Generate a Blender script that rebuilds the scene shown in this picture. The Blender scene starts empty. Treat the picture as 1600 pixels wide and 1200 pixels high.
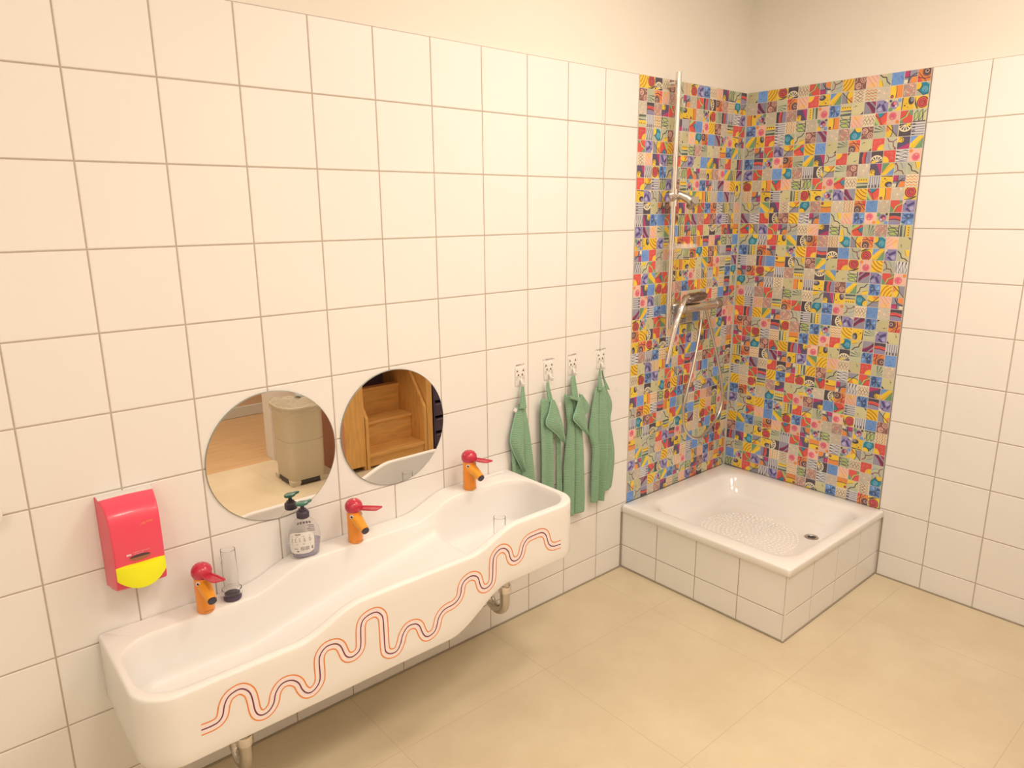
import bpy, bmesh, math, random
from mathutils import Vector, Matrix, noise
PI = math.pi
C = bpy.context.scene.collection

# ------------------------------------------------------------------ camera
cam_d = bpy.data.cameras.new('camera'); cam = bpy.data.objects.new('camera', cam_d); C.objects.link(cam)
cam_d.sensor_width = 36.0; cam_d.lens = 1112.2787 / 1600 * 36
cam_d.clip_start = 0.02
right = Vector((0.7573300828, -0.6529826667, -0.0080487658))
down = Vector((-0.1597190991, -0.1732633740, -0.9718382646))
fwd = Vector((0.6331989853, 0.7372878951, -0.2355113686))
M = Matrix((right, -down, -fwd)).transposed().to_4x4()
M.translation = Vector((-3.11745, -1.94486, 1.58925))
cam.matrix_world = M
bpy.context.scene.camera = cam

# ------------------------------------------------------------------ world, lights, exposure
w = bpy.data.worlds.new('world'); bpy.context.scene.world = w; w.use_nodes = True
w.node_tree.nodes['Background'].inputs[0].default_value = (1.0, 0.82, 0.6, 1)
w.node_tree.nodes['Background'].inputs[1].default_value = 0.25
vs = bpy.context.scene.view_settings
vs.view_transform = 'Standard'; vs.look = 'None'; vs.gamma = 1; vs.use_curve_mapping = False
vs.exposure = 0.09
LIGHT = (1.0, 0.835, 0.69)
CEIL = 2.72
LAMPS = [(-1.25, -1.0, 13, 0.42), (-0.75, -1.9, 11, 0.45), (-2.5, -1.8, 15, 0.45), (-4.0, -1.9, 10, 0.5), (-1.6, -2.15, 7, 0.4)]   # x, y, watts, size; after the first, all are added unseen fill lamps
for lx, ly, lw, ls in LAMPS:
    ld = bpy.data.lights.new('main_and_fill_light', 'AREA'); ld.shape = 'DISK'; ld.size = ls
    ld.energy = lw; ld.color = LIGHT
    lo = bpy.data.objects.new('main_and_fill_light', ld); C.objects.link(lo)
    lo.location = (lx, ly, CEIL - 0.05)
ld = bpy.data.lights.new('next_room_light', 'AREA'); ld.shape = 'DISK'; ld.size = 0.5; ld.energy = 24; ld.color = LIGHT
lo = bpy.data.objects.new('next_room_light', ld); C.objects.link(lo); lo.location = (-1.6, -3.1, CEIL - 0.05)

# ------------------------------------------------------------------ colours and materials
def lin(c):
    c /= 255.0
    return c / 12.92 if c <= 0.04045 else ((c + 0.055) / 1.055) ** 2.4
WALLC = (249, 228, 198)
def A(r, g, b, k=0.80):
    """albedo of a thing seen as r,g,b in the warm light that shows the white tiles as WALLC"""
    return tuple(min(0.93, lin(v) / lin(wv) * k) for v, wv in zip((r, g, b), WALLC))
def mat(name, col, rough=0.5, metal=0.0, spec=0.5, trans=0.0, ior=1.45, coat=0.0, alpha=1.0):
    m = bpy.data.materials.new(name); m.use_nodes = True
    b = m.node_tree.nodes['Principled BSDF']
    b.inputs['Base Color'].default_value = (*col, 1); b.inputs['Roughness'].default_value = rough
    b.inputs['Metallic'].default_value = metal; b.inputs['Specular IOR Level'].default_value = spec
    b.inputs['Transmission Weight'].default_value = trans; b.inputs['IOR'].default_value = ior
    b.inputs['Coat Weight'].default_value = coat; b.inputs['Alpha'].default_value = alpha
    return m
def nodes(m): return m.node_tree.nodes, m.node_tree.links, m.node_tree.nodes['Principled BSDF']
def add_noise(m, scale, amt, detail=4, stretch=(1, 1, 1), dark=None, bump=0.0, bscale=None, dist=0.001):
    n, l, b = nodes(m)
    tc = n.new('ShaderNodeTexCoord'); mp = n.new('ShaderNodeMapping'); mp.inputs['Scale'].default_value = stretch
    l.new(tc.outputs['Object'], mp.inputs['Vector'])
    nz = n.new('ShaderNodeTexNoise'); nz.inputs['Scale'].default_value = scale; nz.inputs['Detail'].default_value = detail
    l.new(mp.outputs['Vector'], nz.inputs['Vector'])
    base = tuple(b.inputs['Base Color'].default_value)
    dk = dark if dark else tuple(v * (1 - amt) for v in base[:3])
    rp = n.new('ShaderNodeMapRange'); rp.inputs['From Min'].default_value = 0.3; rp.inputs['From Max'].default_value = 0.7
    l.new(nz.outputs['Fac'], rp.inputs['Value'])
    mx = n.new('ShaderNodeMix'); mx.data_type = 'RGBA'
    mx.inputs[6].default_value = base; mx.inputs[7].default_value = (*dk, 1)
    l.new(rp.outputs['Result'], mx.inputs[0]); l.new(mx.outputs[2], b.inputs['Base Color'])
    if bump:
        n2 = n.new('ShaderNodeTexNoise'); n2.inputs['Scale'].default_value = bscale or scale; n2.inputs['Detail'].default_value = 3
        l.new(mp.outputs['Vector'], n2.inputs['Vector'])
        bp = n.new('ShaderNodeBump'); bp.inputs['Strength'].default_value = bump; bp.inputs['Distance'].default_value = dist
        l.new(n2.outputs['Fac'], bp.inputs['Height']); l.new(bp.outputs['Normal'], b.inputs['Normal'])
    return m

M_tile = add_noise(mat('white_tile_glaze', (0.84, 0.84, 0.83), 0.38, spec=0.35), 3, 0.015)
M_tile2 = mat('glossy_tile_glaze', (0.86, 0.86, 0.85), 0.13, spec=0.5)
M_grout = add_noise(mat('grey_grout', A(202, 174, 140), 0.8), 40, 0.08)
M_sil = mat('silicone_joint', A(172, 148, 116), 0.6)
M_paint = add_noise(mat('cream_wall_paint', (0.82, 0.795, 0.735), 0.7, spec=0.2), 2, 0.02, bump=0.05, bscale=150)
M_ceil = mat('ceiling_paint', (0.88, 0.875, 0.865), 0.8)
M_basin = mat('white_mineral_basin', (0.85, 0.85, 0.84), 0.3, spec=0.35)
M_enamel = mat('white_enamel', (0.86, 0.86, 0.85), 0.1, spec=0.5, coat=0.3)
M_chrome = mat('chrome', (0.80, 0.78, 0.75), 0.1, metal=1.0)
M_chrome_sat = mat('brushed_steel', (0.62, 0.60, 0.57), 0.28, metal=1.0)
M_steel_dark = mat('drain_dark', A(70, 58, 50), 0.5)
M_mirror = mat('mirror_silver', (0.88, 0.86, 0.82), 0.0, metal=1.0)
M_medge = mat('mirror_glass_edge', A(150, 145, 120), 0.3)
M_orange = mat('orange_lacquer', A(255, 146, 40, 0.85), 0.28, coat=0.3)
M_red = mat('red_lacquer', A(212, 50, 64, 0.8), 0.18, coat=0.4)
M_eye_w = mat('eye_white', (0.8, 0.8, 0.8), 0.3)
M_black = mat('black_plastic', A(66, 50, 58), 0.4)
M_disp = mat('red_dispenser_plastic', A(246, 78, 90, 0.85), 0.28, coat=0.2)
M_yellow = mat('yellow_plastic', A(255, 238, 30, 0.85), 0.35)
M_txt_or = mat('orange_print', A(255, 165, 70), 0.5)
M_txt_w = mat('pale_print', A(255, 200, 185), 0.5)
M_txt_d = mat('dark_print', A(120, 95, 75), 0.5)
M_win = mat('dispenser_window', A(95, 62, 62), 0.25)
M_win2 = mat('dispenser_window_lip', A(178, 108, 70), 0.4)
M_white_pl = mat('white_plastic', (0.80, 0.795, 0.78), 0.35)
M_label = mat('white_label_paper', (0.78, 0.78, 0.76), 0.5)
M_pump_g = mat('green_pump_plastic', A(72, 120, 90), 0.3)
M_pump_k = mat('dark_pump_collar', A(72, 58, 62), 0.45)
M_clear = mat('clear_plastic', (0.97, 0.97, 0.97), 0.03, trans=1.0, ior=1.22)
M_bottle = mat('clear_bottle_plastic', (0.97, 0.965, 0.965), 0.06, trans=1.0, ior=1.10)
M_liquid = mat('violet_liquid', (0.78, 0.76, 0.92), 0.1, trans=0.7, ior=1.15)
M_ring = mat('dark_base_ring', A(84, 62, 74), 0.4)
M_stripe_o = mat('orange_line_print', A(250, 138, 54), 0.4)
M_stripe_p = mat('pale_pink_print', A(246, 216, 190, 0.92), 0.4)
M_stripe_m = mat('plum_line_print', A(130, 55, 72), 0.4)
M_bin = add_noise(mat('beige_bin_plastic', A(222, 192, 146), 0.5), 60, 0.03)
M_bag = mat('clear_bin_bag', A(226, 198, 152), 0.22, alpha=0.4)
M_bag_tissue = mat('white_tissue', A(240, 232, 210), 0.7)
M_wood = add_noise(mat('beech_wood', A(242, 172, 88, .95), 0.45), 6, 0.25, detail=6, stretch=(1.2, 9, 9))
M_wood_v = add_noise(mat('beech_wood_upright', A(242, 172, 88, .95), 0.45), 6, 0.22, detail=6, stretch=(9, 9, 1.2))
M_shelf_d = mat('dark_storage', A(88, 66, 78), 0.5)
M_shelf_e = mat('dark_storage_edge', A(125, 100, 100), 0.5)
M_lam = add_noise(mat('laminate_floor', A(222, 170, 110), 0.4), 3, 0.18, detail=6, stretch=(1.3, 12, 1))
M_skirt = mat('white_skirting', A(232, 210, 175), 0.5)
M_cat = mat('cat_face_print', A(105, 82, 66), 0.5)
M_lampg = mat('lamp_diffuser', (0.9, 0.9, 0.9), 0.4)
_n, _l, _b = nodes(M_lampg); _b.inputs['Emission Color'].default_value = (*LIGHT, 1); _b.inputs['Emission Strength'].default_value = 3

# floor tile: 60 x 60 stoneware with fine joints
M_floor = mat('sand_stoneware_floor', A(226, 194, 146), 0.42, spec=0.35)
def floor_nodes(m):
    n, l, b = nodes(m)
    geo = n.new('ShaderNodeNewGeometry'); sp = n.new('ShaderNodeSeparateXYZ'); l.new(geo.outputs['Position'], sp.inputs[0])
    def joint(out, off):
        a = n.new('ShaderNodeMath'); a.operation = 'ADD'; a.inputs[1].default_value = off; l.new(out, a.inputs[0])
        p = n.new('ShaderNodeMath'); p.operation = 'PINGPONG'; p.inputs[1].default_value = 0.3; l.new(a.outputs[0], p.inputs[0])
        return p.outputs[0]
    jx = joint(sp.outputs['X'], 0.98 + 0.6 * 10); jy = joint(sp.outputs['Y'], 0.325 + 0.6 * 10)
    mn = n.new('ShaderNodeMath'); mn.operation = 'MINIMUM'; l.new(jx, mn.inputs[0]); l.new(jy, mn.inputs[1])
    mr = n.new('ShaderNodeMapRange'); mr.inputs['From Min'].default_value = 0.0009; mr.inputs['From Max'].default_value = 0.0018
    l.new(mn.outputs[0], mr.inputs['Value'])
    n1 = n.new('ShaderNodeTexNoise'); n1.inputs['Scale'].default_value = 3.2; n1.inputs['Detail'].default_value = 9; n1.inputs['Roughness'].default_value = 0.65
    n2 = n.new('ShaderNodeTexNoise'); n2.inputs['Scale'].default_value = 160; n2.inputs['Detail'].default_value = 2
    l.new(geo.outputs['Position'], n1.inputs['Vector']); l.new(geo.outputs['Position'], n2.inputs['Vector'])
    r1 = n.new('ShaderNodeMapRange'); r1.inputs['From Min'].default_value = 0.32; r1.inputs['From Max'].default_value = 0.68; l.new(n1.outputs['Fac'], r1.inputs['Value'])
    m1 = n.new('ShaderNodeMix'); m1.data_type = 'RGBA'; m1.inputs[6].default_value = (*A(231, 200, 150), 1); m1.inputs[7].default_value = (*A(219, 186, 137), 1)
    l.new(r1.outputs[0], m1.inputs[0])
    r2 = n.new('ShaderNodeMapRange'); r2.inputs['From Min'].default_value = 0.62; r2.inputs['From Max'].default_value = 0.75; l.new(n2.outputs['Fac'], r2.inputs['Value'])
    s2 = n.new('ShaderNodeMath'); s2.operation = 'MULTIPLY'; s2.inputs[1].default_value = 0.25; l.new(r2.outputs[0], s2.inputs[0])
    m2 = n.new('ShaderNodeMix'); m2.data_type = 'RGBA'; m2.inputs[7].default_value = (*A(240, 215, 168), 1)
    l.new(s2.outputs[0], m2.inputs[0]); l.new(m1.outputs[2], m2.inputs[6])
    m3 = n.new('ShaderNodeMix'); m3.data_type = 'RGBA'; m3.inputs[6].default_value = (*A(211, 179, 130), 1)
    l.new(mr.outputs[0], m3.inputs[0]); l.new(m2.outputs[2], m3.inputs[7]); l.new(m3.outputs[2], b.inputs['Base Color'])
floor_nodes(M_floor)

# terry cloth: woven ribs and loops
M_towel = mat('green_terry', A(148, 172, 124), 0.95, spec=0.1)
def towel_nodes(m):
    n, l, b = nodes(m)
    tc = n.new('ShaderNodeTexCoord')
    v = n.new('ShaderNodeTexNoise'); v.inputs['Scale'].default_value = 420; v.inputs['Detail'].default_value = 2
    l.new(tc.outputs['Object'], v.inputs['Vector'])
    wv = n.new('ShaderNodeTexWave'); wv.bands_direction = 'Z'; wv.inputs['Scale'].default_value = 46; wv.inputs['Distortion'].default_value = 1.2
    wv.inputs['Detail'].default_value = 1; wv.inputs['Detail Scale'].default_value = 3
    l.new(tc.outputs['Object'], wv.inputs['Vector'])
    ad = n.new('ShaderNodeMath'); ad.operation = 'ADD'; l.new(v.outputs['Fac'], ad.inputs[0])
    ml = n.new('ShaderNodeMath'); ml.operation = 'MULTIPLY'; ml.inputs[1].default_value = 0.5; l.new(wv.outputs['Fac'], ml.inputs[0]); l.new(ml.outputs[0], ad.inputs[1])
    mx = n.new('ShaderNodeMix'); mx.data_type = 'RGBA'; mx.inputs[6].default_value = (*A(122, 150, 102), 1); mx.inputs[7].default_value = (*A(160, 184, 138), 1)
    mr = n.new('ShaderNodeMapRange'); mr.inputs['From Min'].default_value = 0.35; mr.inputs['From Max'].default_value = 1.0; l.new(ad.outputs[0], mr.inputs['Value'])
    l.new(mr.outputs[0], mx.inputs[0]); l.new(mx.outputs[2], b.inputs['Base Color'])
    bp = n.new('ShaderNodeBump'); bp.inputs['Strength'].default_value = 0.7; bp.inputs['Distance'].default_value = 0.0015
    l.new(ad.outputs[0], bp.inputs['Height']); l.new(bp.outputs['Normal'], b.inputs['Normal'])
    b.inputs['Sheen Weight'].default_value = 0.15
towel_nodes(M_towel)
M_hem = add_noise(mat('green_hem', A(160, 192, 146), 0.9, spec=0.1), 300, 0.12)
# printed mosaic: the colour of each printed shape is stored with its face
M_mos = mat('printed_mosaic', (1, 1, 1), 0.25, spec=0.4)
_n, _l, _b = nodes(M_mos); _a = _n.new('ShaderNodeVertexColor'); _a.layer_name = 'print'; _l.new(_a.outputs['Color'], _b.inputs['Base Color'])

# ------------------------------------------------------------------ helpers
def obj(name, bm, mats, parent=None, smooth=None, loc=None):
    if not isinstance(mats, (list, tuple)): mats = [mats]
    me = bpy.data.meshes.new(name)
    bm.normal_update(); bm.to_mesh(me); bm.free()
    for m in mats: me.materials.append(m)
    if smooth is not None:
        me.shade_smooth()
        if smooth < 180: me.set_sharp_from_angle(angle=math.radians(smooth))
    o = bpy.data.objects.new(name, me); C.objects.link(o)
    if parent: o.parent = parent
    if loc: o.location = loc
    return o
def tag(o, label, cat, group=None):
    o['label'] = label; o['category'] = cat
    if group: o['group'] = group
    return o
def thing(name, label, cat, loc=(0, 0, 0), group=None, rotz=0):
    o = bpy.data.objects.new(name, None); C.objects.link(o); o.empty_display_size = 0.05
    o.location = loc; o.rotation_euler = (0, 0, rotz)
    return tag(o, label, cat, group)
def struct(o): o['kind'] = 'structure'; return o
def dup(root, loc, label=None):
    r = root.copy(); C.objects.link(r); r.location = loc
    if label: r['label'] = label
    for ch in list(root.children):
        c = ch.copy(); C.objects.link(c); c.parent = r
        for g in list(ch.children):
            d = g.copy(); C.objects.link(d); d.parent = c
    return r
def box(bm, x0, x1, y0, y1, z0, z1, mi=0, bevel=0.0, seg=2):
    vs_ = [bm.verts.new((x, y, z)) for x in (x0, x1) for y in (y0, y1) for z in (z0, z1)]
    F = [(0, 1, 3, 2), (4, 6, 7, 5), (0, 4, 5, 1), (2, 3, 7, 6), (0, 2, 6, 4), (1, 5, 7, 3)]
    fs = [bm.faces.new([vs_[i] for i in f]) for f in F]
    for f in fs: f.material_index = mi
    if bevel:
        es = list({e for f in fs for e in f.edges})
        r = bmesh.ops.bevel(bm, geom=es, offset=bevel, segments=seg, profile=0.5, affect='EDGES')
        for f in r['faces']: f.material_index = mi
    return fs
def quad(bm, pts, mi=0):
    f = bm.faces.new([bm.verts.new(p) for p in pts]); f.material_index = mi; return f
def lathe(bm, prof, n=32, mi=0, sx=1, sy=1, cap0=True, cap1=True, cx=0, cy=0):
    rings = []
    for r, z in prof:
        rings.append([bm.verts.new((cx + r * sx * math.cos(2 * PI * i / n), cy + r * sy * math.sin(2 * PI * i / n), z)) for i in range(n)])
    for a, b in zip(rings, rings[1:]):
        for i in range(n):
            f = bm.faces.new((a[i], a[(i + 1) % n], b[(i + 1) % n], b[i])); f.material_index = mi
    if cap0: f = bm.faces.new(rings[0][::-1]); f.material_index = mi
    if cap1: f = bm.faces.new(rings[-1]); f.material_index = mi
    return rings
def smooth_path(pts, n=8, closed=False):
    P = [Vector(p) for p in pts]; out = []
    for i in range(len(P) - 1):
        p0 = P[max(i - 1, 0)]; p1 = P[i]; p2 = P[i + 1]; p3 = P[min(i + 2, len(P) - 1)]
        for k in range(n):
            t = k / n
            out.append(0.5 * ((2 * p1) + (-p0 + p2) * t + (2 * p0 - 5 * p1 + 4 * p2 - p3) * t * t + (-p0 + 3 * p1 - 3 * p2 + p3) * t ** 3))
    out.append(P[-1]); return out
def tube(bm, pts, r, n=12, mi=0, caps=True, sy=1.0):
    P = [Vector(p) for p in pts]; rings = []
    T = [(P[min(i + 1, len(P) - 1)] - P[max(i - 1, 0)]).normalized() for i in range(len(P))]
    ref = Vector((0, 0, 1)) if abs(T[0].z) < 0.9 else Vector((1, 0, 0))
    nrm = T[0].cross(ref).normalized()
    for i, p in enumerate(P):
        nrm = (nrm - T[i] * nrm.dot(T[i])).normalized(); bn = T[i].cross(nrm)
        rr = r[i] if isinstance(r, (list, tuple)) else r
        rings.append([bm.verts.new(p + nrm * rr * math.cos(2 * PI * k / n) + bn * rr * sy * math.sin(2 * PI * k / n)) for k in range(n)])
    for a, b in zip(rings, rings[1:]):
        for k in range(n):
            f = bm.faces.new((a[k], a[(k + 1) % n], b[(k + 1) % n], b[k])); f.material_index = mi
    if caps:
        f = bm.faces.new(rings[0][::-1]); f.material_index = mi
        f = bm.faces.new(rings[-1]); f.material_index = mi
def prism(bm, pts2, x0, x1, plane='yz', mi=0):
    """extrude a closed outline given in one plane along the third axis"""
    def P(a, b, t): return (t, a, b) if plane == 'yz' else ((a, t, b) if plane == 'xz' else (a, b, t))
    A0 = [bm.verts.new(P(a, b, x0)) for a, b in pts2]; A1 = [bm.verts.new(P(a, b, x1)) for a, b in pts2]
    n = len(pts2); fs = [bm.faces.new(A0), bm.faces.new(A1[::-1])]
    for i in range(n): fs.append(bm.faces.new((A0[i], A1[i], A1[(i + 1) % n], A0[(i + 1) % n])))
    for f in fs: f.material_index = mi
    bmesh.ops.recalc_face_normals(bm, faces=fs)
    return fs
def tile_field(bm, P, us, vs_, gap=0.0019, rise=0.0012, bev=0.0016, mt=0, mg=1):
    """tiles with bevelled edges standing proud of a grout bed; P(u, v, h) gives a point, h measured off the bed"""
    f = quad(bm, [P(us[0], vs_[0], 0), P(us[-1], vs_[0], 0), P(us[-1], vs_[-1], 0), P(us[0], vs_[-1], 0)], mg)
    fs = [f]
    for i in range(len(us) - 1):
        for j in range(len(vs_) - 1):
            a, b, c, d = us[i] + gap * (1 if us[i + 1] > us[i] else -1), us[i + 1] - gap * (1 if us[i + 1] > us[i] else -1), vs_[j] + gap, vs_[j + 1] - gap
            s = bev if b > a else -bev
            lo = [bm.verts.new(P(*q)) for q in ((a, c, 0), (b, c, 0), (b, d, 0), (a, d, 0))]
            hi = [bm.verts.new(P(*q)) for q in ((a + s, c + bev, rise), (b - s, c + bev, rise), (b - s, d - bev, rise), (a + s, d - bev, rise))]
            nf = [bm.faces.new(hi)]
            for k in range(4): nf.append(bm.faces.new((lo[k], lo[(k + 1) % 4], hi[(k + 1) % 4], hi[k])))
            for q in nf: q.material_index = mt
            fs += nf
    return fs
def strokes(bm, x0, x1, z0, z1, y, seed, mi=0, words=1, tilt=0.0):
    """a line of small print, as short upright and level strokes facing -y"""
    rnd = random.Random(seed); x = x0; n = 0
    h = z1 - z0
    while x < x1:
        wd = h * rnd.uniform(0.28, 0.6)
        if rnd.random() < 0.12 * words: x += h * 0.5
        b0 = z0 + h * rnd.choice((0, 0, 0.1, 0.35)); b1 = z1 - h * rnd.choice((0, 0, 0.3))
        dz = (x - x0) * tilt
        quad(bm, [(x, y, b0 + dz), (x + wd * 0.55, y, b0 + dz), (x + wd * 0.55, y, b1 + dz), (x, y, b1 + dz)], mi)
        if rnd.random() < 0.6:
            q = rnd.choice((z0, z1 - h * 0.25))
            quad(bm, [(x, y - 1e-5, q + dz), (x + wd, y - 1e-5, q + dz), (x + wd, y - 1e-5, q + h * 0.25 + dz), (x, y - 1e-5, q + h * 0.25 + dz)], mi)
        x += wd + h * 0.22

# ------------------------------------------------------------------ the room shell
XW, YW = -4.5, -2.48      # near wall and opposite wall
# floor
bm = bmesh.new(); box(bm, XW - 0.1, 0.1, YW - 0.02, 0.1, -0.1, 0.0); struct(obj('floor', bm, M_floor))
bm = bmesh.new(); box(bm, XW - 0.1, 0.6, -3.9, YW - 0.02, -0.1, -0.001)
struct(obj('floor_next_room', bm, M_lam))
bm = bmesh.new(); box(bm, XW - 0.1, 0.6, -3.9, 0.1, CEIL, CEIL + 0.1); struct(obj('ceiling', bm, M_ceil))
# left wall (runs along x at y = 0): painted plaster above, tiles below
TOP = 2.11
zl = [0.0, 0.11] + [0.11 + 0.2 * k for k in range(1, 11)]
bm = bmesh.new()
box(bm, XW, 0.12, 0.008, 0.12, 0, CEIL, 0)
xs = [-0.772] + [-0.967 - 0.1996 * k for k in range(0, 18)]
xs = xs[::-1]
fs = tile_field(bm, lambda u, v, h: (u, -h + 0.0012, v), xs, zl, mt=1, mg=2)
quad(bm, [(xs[0], 0.008, TOP), (xs[-1], 0.008, TOP), (xs[-1], 0.0012, TOP), (xs[0], 0.0012, TOP)], 1)
bmesh.ops.recalc_face_normals(bm, faces=bm.faces[:])
wall_left = struct(obj('wall_left', bm, [M_paint, M_tile, M_grout]))
# right wall (runs along y at x = 0)
bm = bmesh.new()
box(bm, 0.008, 0.12, YW, 0.008, 0, CEIL, 0)
ys = [-0.787] + [-0.985 - 0.1996 * k for k in range(0, 8)]
tile_field(bm, lambda u, v, h: (-h + 0.0012, u, v), ys[::-1], zl, mt=1, mg=2)
quad(bm, [(0.008, ys[0], TOP), (0.008, ys[-1], TOP), (0.0012, ys[-1], TOP), (0.0012, ys[0], TOP)], 1)
wall_right = struct(obj('wall_right', bm, [M_paint, M_tile, M_grout]))
# opposite wall with the doorway into the next room, near wall
bm = bmesh.new()
box(bm, -1.405, 0.12, YW - 0.12, YW, 0, CEIL); box(bm, XW, -2.75, YW - 0.12, YW, 0, CEIL); box(bm, -2.75, -1.405, YW - 0.12, YW, 2.1, CEIL)
struct(obj('wall_back', bm, M_paint))
bm = bmesh.new(); box(bm, XW - 0.1, XW, -3.9, 0.12, 0, CEIL); struct(obj('wall_near', bm, M_paint))
bm = bmesh.new(); box(bm, XW, 0.6, -3.8, -3.68, 0, CEIL)
struct(obj('wall_next_room', bm, mat('ochre_wall_paint', A(226, 178, 128), 0.7)))
bm = bmesh.new(); box(bm, XW, 0.6, -3.68, -3.665, 0, 0.085, bevel=0.004); struct(obj('baseboard_next_room', bm, M_skirt))
bm = bmesh.new(); box(bm, 0.5, 0.6, -3.68, YW - 0.12, 0, CEIL); struct(obj('wall_next_room_end', bm, M_paint))
# silicone joints where walls, shower plinth and floor meet
bm = bmesh.new()
box(bm, XW, -0.80, -0.0045, 0.001, 0, 0.0055); struct(obj('trim_1', bm, M_sil))
bm = bmesh.new(); box(bm, -0.0045, 0.001, YW, -0.80, 0, 0.0055); struct(obj('trim_2', bm, M_sil))
bm = bmesh.new(); box(bm, -0.808, -0.802, -0.002, 0.001, 0.004, 0.27); struct(obj('trim_3', bm, M_sil))
bm = bmesh.new(); box(bm, -0.002, 0.001, -0.808, -0.802, 0.004, 0.27); struct(obj('trim_4', bm, M_sil))

# ------------------------------------------------------------------ the printed mosaic of the shower corner
Y_, O_, R_, MG, DK, BR, B2 = (254, 200, 62), (244, 144, 70), (232, 92, 74), (198, 72, 106), (94, 80, 78), (148, 98, 84), (198, 152, 124)
CR, BG, OL, GR, GN, DG, BL = (240, 214, 164), (216, 192, 154), (216, 196, 136), (198, 190, 146), (124, 156, 106), (104, 108, 84), (126, 158, 194)
DB, TE, PU, DP, PK, LP, GY, W_ = (78, 98, 134), (58, 142, 152), (160, 142, 164), (98, 82, 122), (238, 128, 118), (246, 188, 152), (160, 148, 146), (226, 210, 186)
MA, LG, PE, YO, BL2 = (126, 62, 82), (190, 198, 108), (248, 190, 122), (204, 112, 40), (150, 182, 204)
def rc(a, b, c, d): return [(a, b), (c, b), (c, d), (a, d)]
def ci(x, y, r, n=14, e=1.0): return [(x + r * math.cos(2 * PI * i / n), y + r * e * math.sin(2 * PI * i / n)) for i in range(n)]
def ln(pts, w_):
    out = []
    for (x0, y0), (x1, y1) in zip(pts, pts[1:]):
        d = math.hypot(x1 - x0, y1 - y0) or 1; nx, ny = -(y1 - y0) / d * w_ / 2, (x1 - x0) / d * w_ / 2
        ex, ey = (x1 - x0) / d * w_ * .3, (y1 - y0) / d * w_ * .3
        out.append([(x0 - nx - ex, y0 - ny - ey), (x1 - nx + ex, y1 - ny + ey), (x1 + nx + ex, y1 + ny + ey), (x0 + nx - ex, y0 + ny - ey)])
    return out
def arc(x, y, r, a0, a1, w_, n=7):
    return ln([(x + r * math.cos(math.radians(a0 + (a1 - a0) * i / n)), y + r * math.sin(math.radians(a0 + (a1 - a0) * i / n))) for i in range(n + 1)], w_)
def L(col, polys): return [(col, p) for p in polys]
def zz(col, x0, x1, y, amp, n, w_):
    return L(col, ln([(x0 + (x1 - x0) * i / n, y + (amp if i % 2 else -amp)) for i in range(n + 1)], w_))
def specks(seed, cols, n, r):
    rd = random.Random(seed); return [(rd.choice(cols), ci(rd.random(), rd.random(), r * rd.uniform(.6, 1.3), 6)) for _ in range(n)]
D = {}
D['ystr'] = (Y_, [x for k in range(4) for x in L(YO, arc(-0.55 + 0.02 * k, 1.25, 0.72 + 0.27 * k, -75, 10, 0.075))])
D['redspiral'] = (Y_, [(R_, ci(.5, .62, .42)), (MA, ci(.52, .62, .3)), (R_, ci(.52, .62, .24))] + L(DK, arc(.5, .62, .44, 0, 360, .06, 14)) + L(DK, arc(.52, .64, .14, 0, 300, .06)) + [(DK, [(.0, .0), (.5, .1), (1, .3), (1, .2), (.6, 0)])])
D['fan'] = (DK, [(CR, [(.5, .05)] + [(.5 + .62 * math.cos(math.radians(q)), .05 + .62 * math.sin(math.radians(q))) for q in range(15, 170, 15)])] + [(DK, [(.5 + .14 * math.cos(a), .05 + .14 * math.sin(a)), (.5 + .5 * math.cos(a - .15), .05 + .5 * math.sin(a - .15)), (.5 + .5 * math.cos(a + .15), .05 + .5 * math.sin(a + .15))]) for a in (.52, 1.02, 1.55, 2.1, 2.62)] + [(Y_, [(0, 0), (.4, 0), (.5, .2), (.2, .2)])])
D['zig'] = (CR, zz(B2, 0, 1, .78, .12, 8, .05) + zz(BR, 0, 1, .5, .14, 6, .05) + zz(B2, 0, 1, .22, .12, 8, .05))
D['redgreen'] = (R_, [(GN, [(1, 1), (.68, 1), (.8, .6), (1, .5)]), (LG, [(0, .2), (.55, .5), (.75, 1), (.62, 1), (.4, .55), (0, .35)]), (GN, [(0, 0), (.3, 0), (.2, .25), (0, .2)])] + L(DK, ln([(0, .35), (.4, .55), (.62, 1)], .04)))
D['magbr'] = (GY, [(MG, [(0, .5), (.45, .55), (.4, 1), (0, 1)]), (O_, [(.45, 0), (1, 0), (1, .5), (.6, .45)]), (CR, [(0, 0), (.25, 0), (.3, .3), (0, .3)])] + L(DK, arc(1.1, 0, .75, 90, 180, .08)) + L(DK, ln([(0, .48), (1, .55)], .07)) + L(DK, ln([(.32, 0), (.4, 1)], .05)))
D['brspiral'] = (BR, L(LP, arc(.35, .3, .22, 0, 340, .07, 9)) + L(LP, arc(.35, .3, .1, 0, 300, .06, 6)) + L(LP, arc(.75, .8, .24, 0, 360, .06, 9)) + L(LP, arc(.75, .8, .11, 0, 360, .05, 6)) + L(B2, arc(.95, .25, .25, 90, 270, .05)) + L(LP, arc(0, .85, .22, -90, 60, .05)))
D['greenlines'] = (GR, [(DG, [(.5 + .1 * math.cos(a), -.1 + .1 * math.sin(a)), (.5 + 1.1 * math.cos(a - .05), -.1 + 1.1 * math.sin(a - .05)), (.5 + 1.1 * math.cos(a + .05), -.1 + 1.1 * math.sin(a + .05))]) for a in (.6, .95, 1.25, 1.55)] + [(OL, [(.5, 0), (.5 + 1.1 * math.cos(a - .05), 1.1 * math.sin(a - .05)), (.5 + 1.1 * math.cos(a + .05), 1.1 * math.sin(a + .05))]) for a in (1.9, 2.2, 2.5)])
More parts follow.
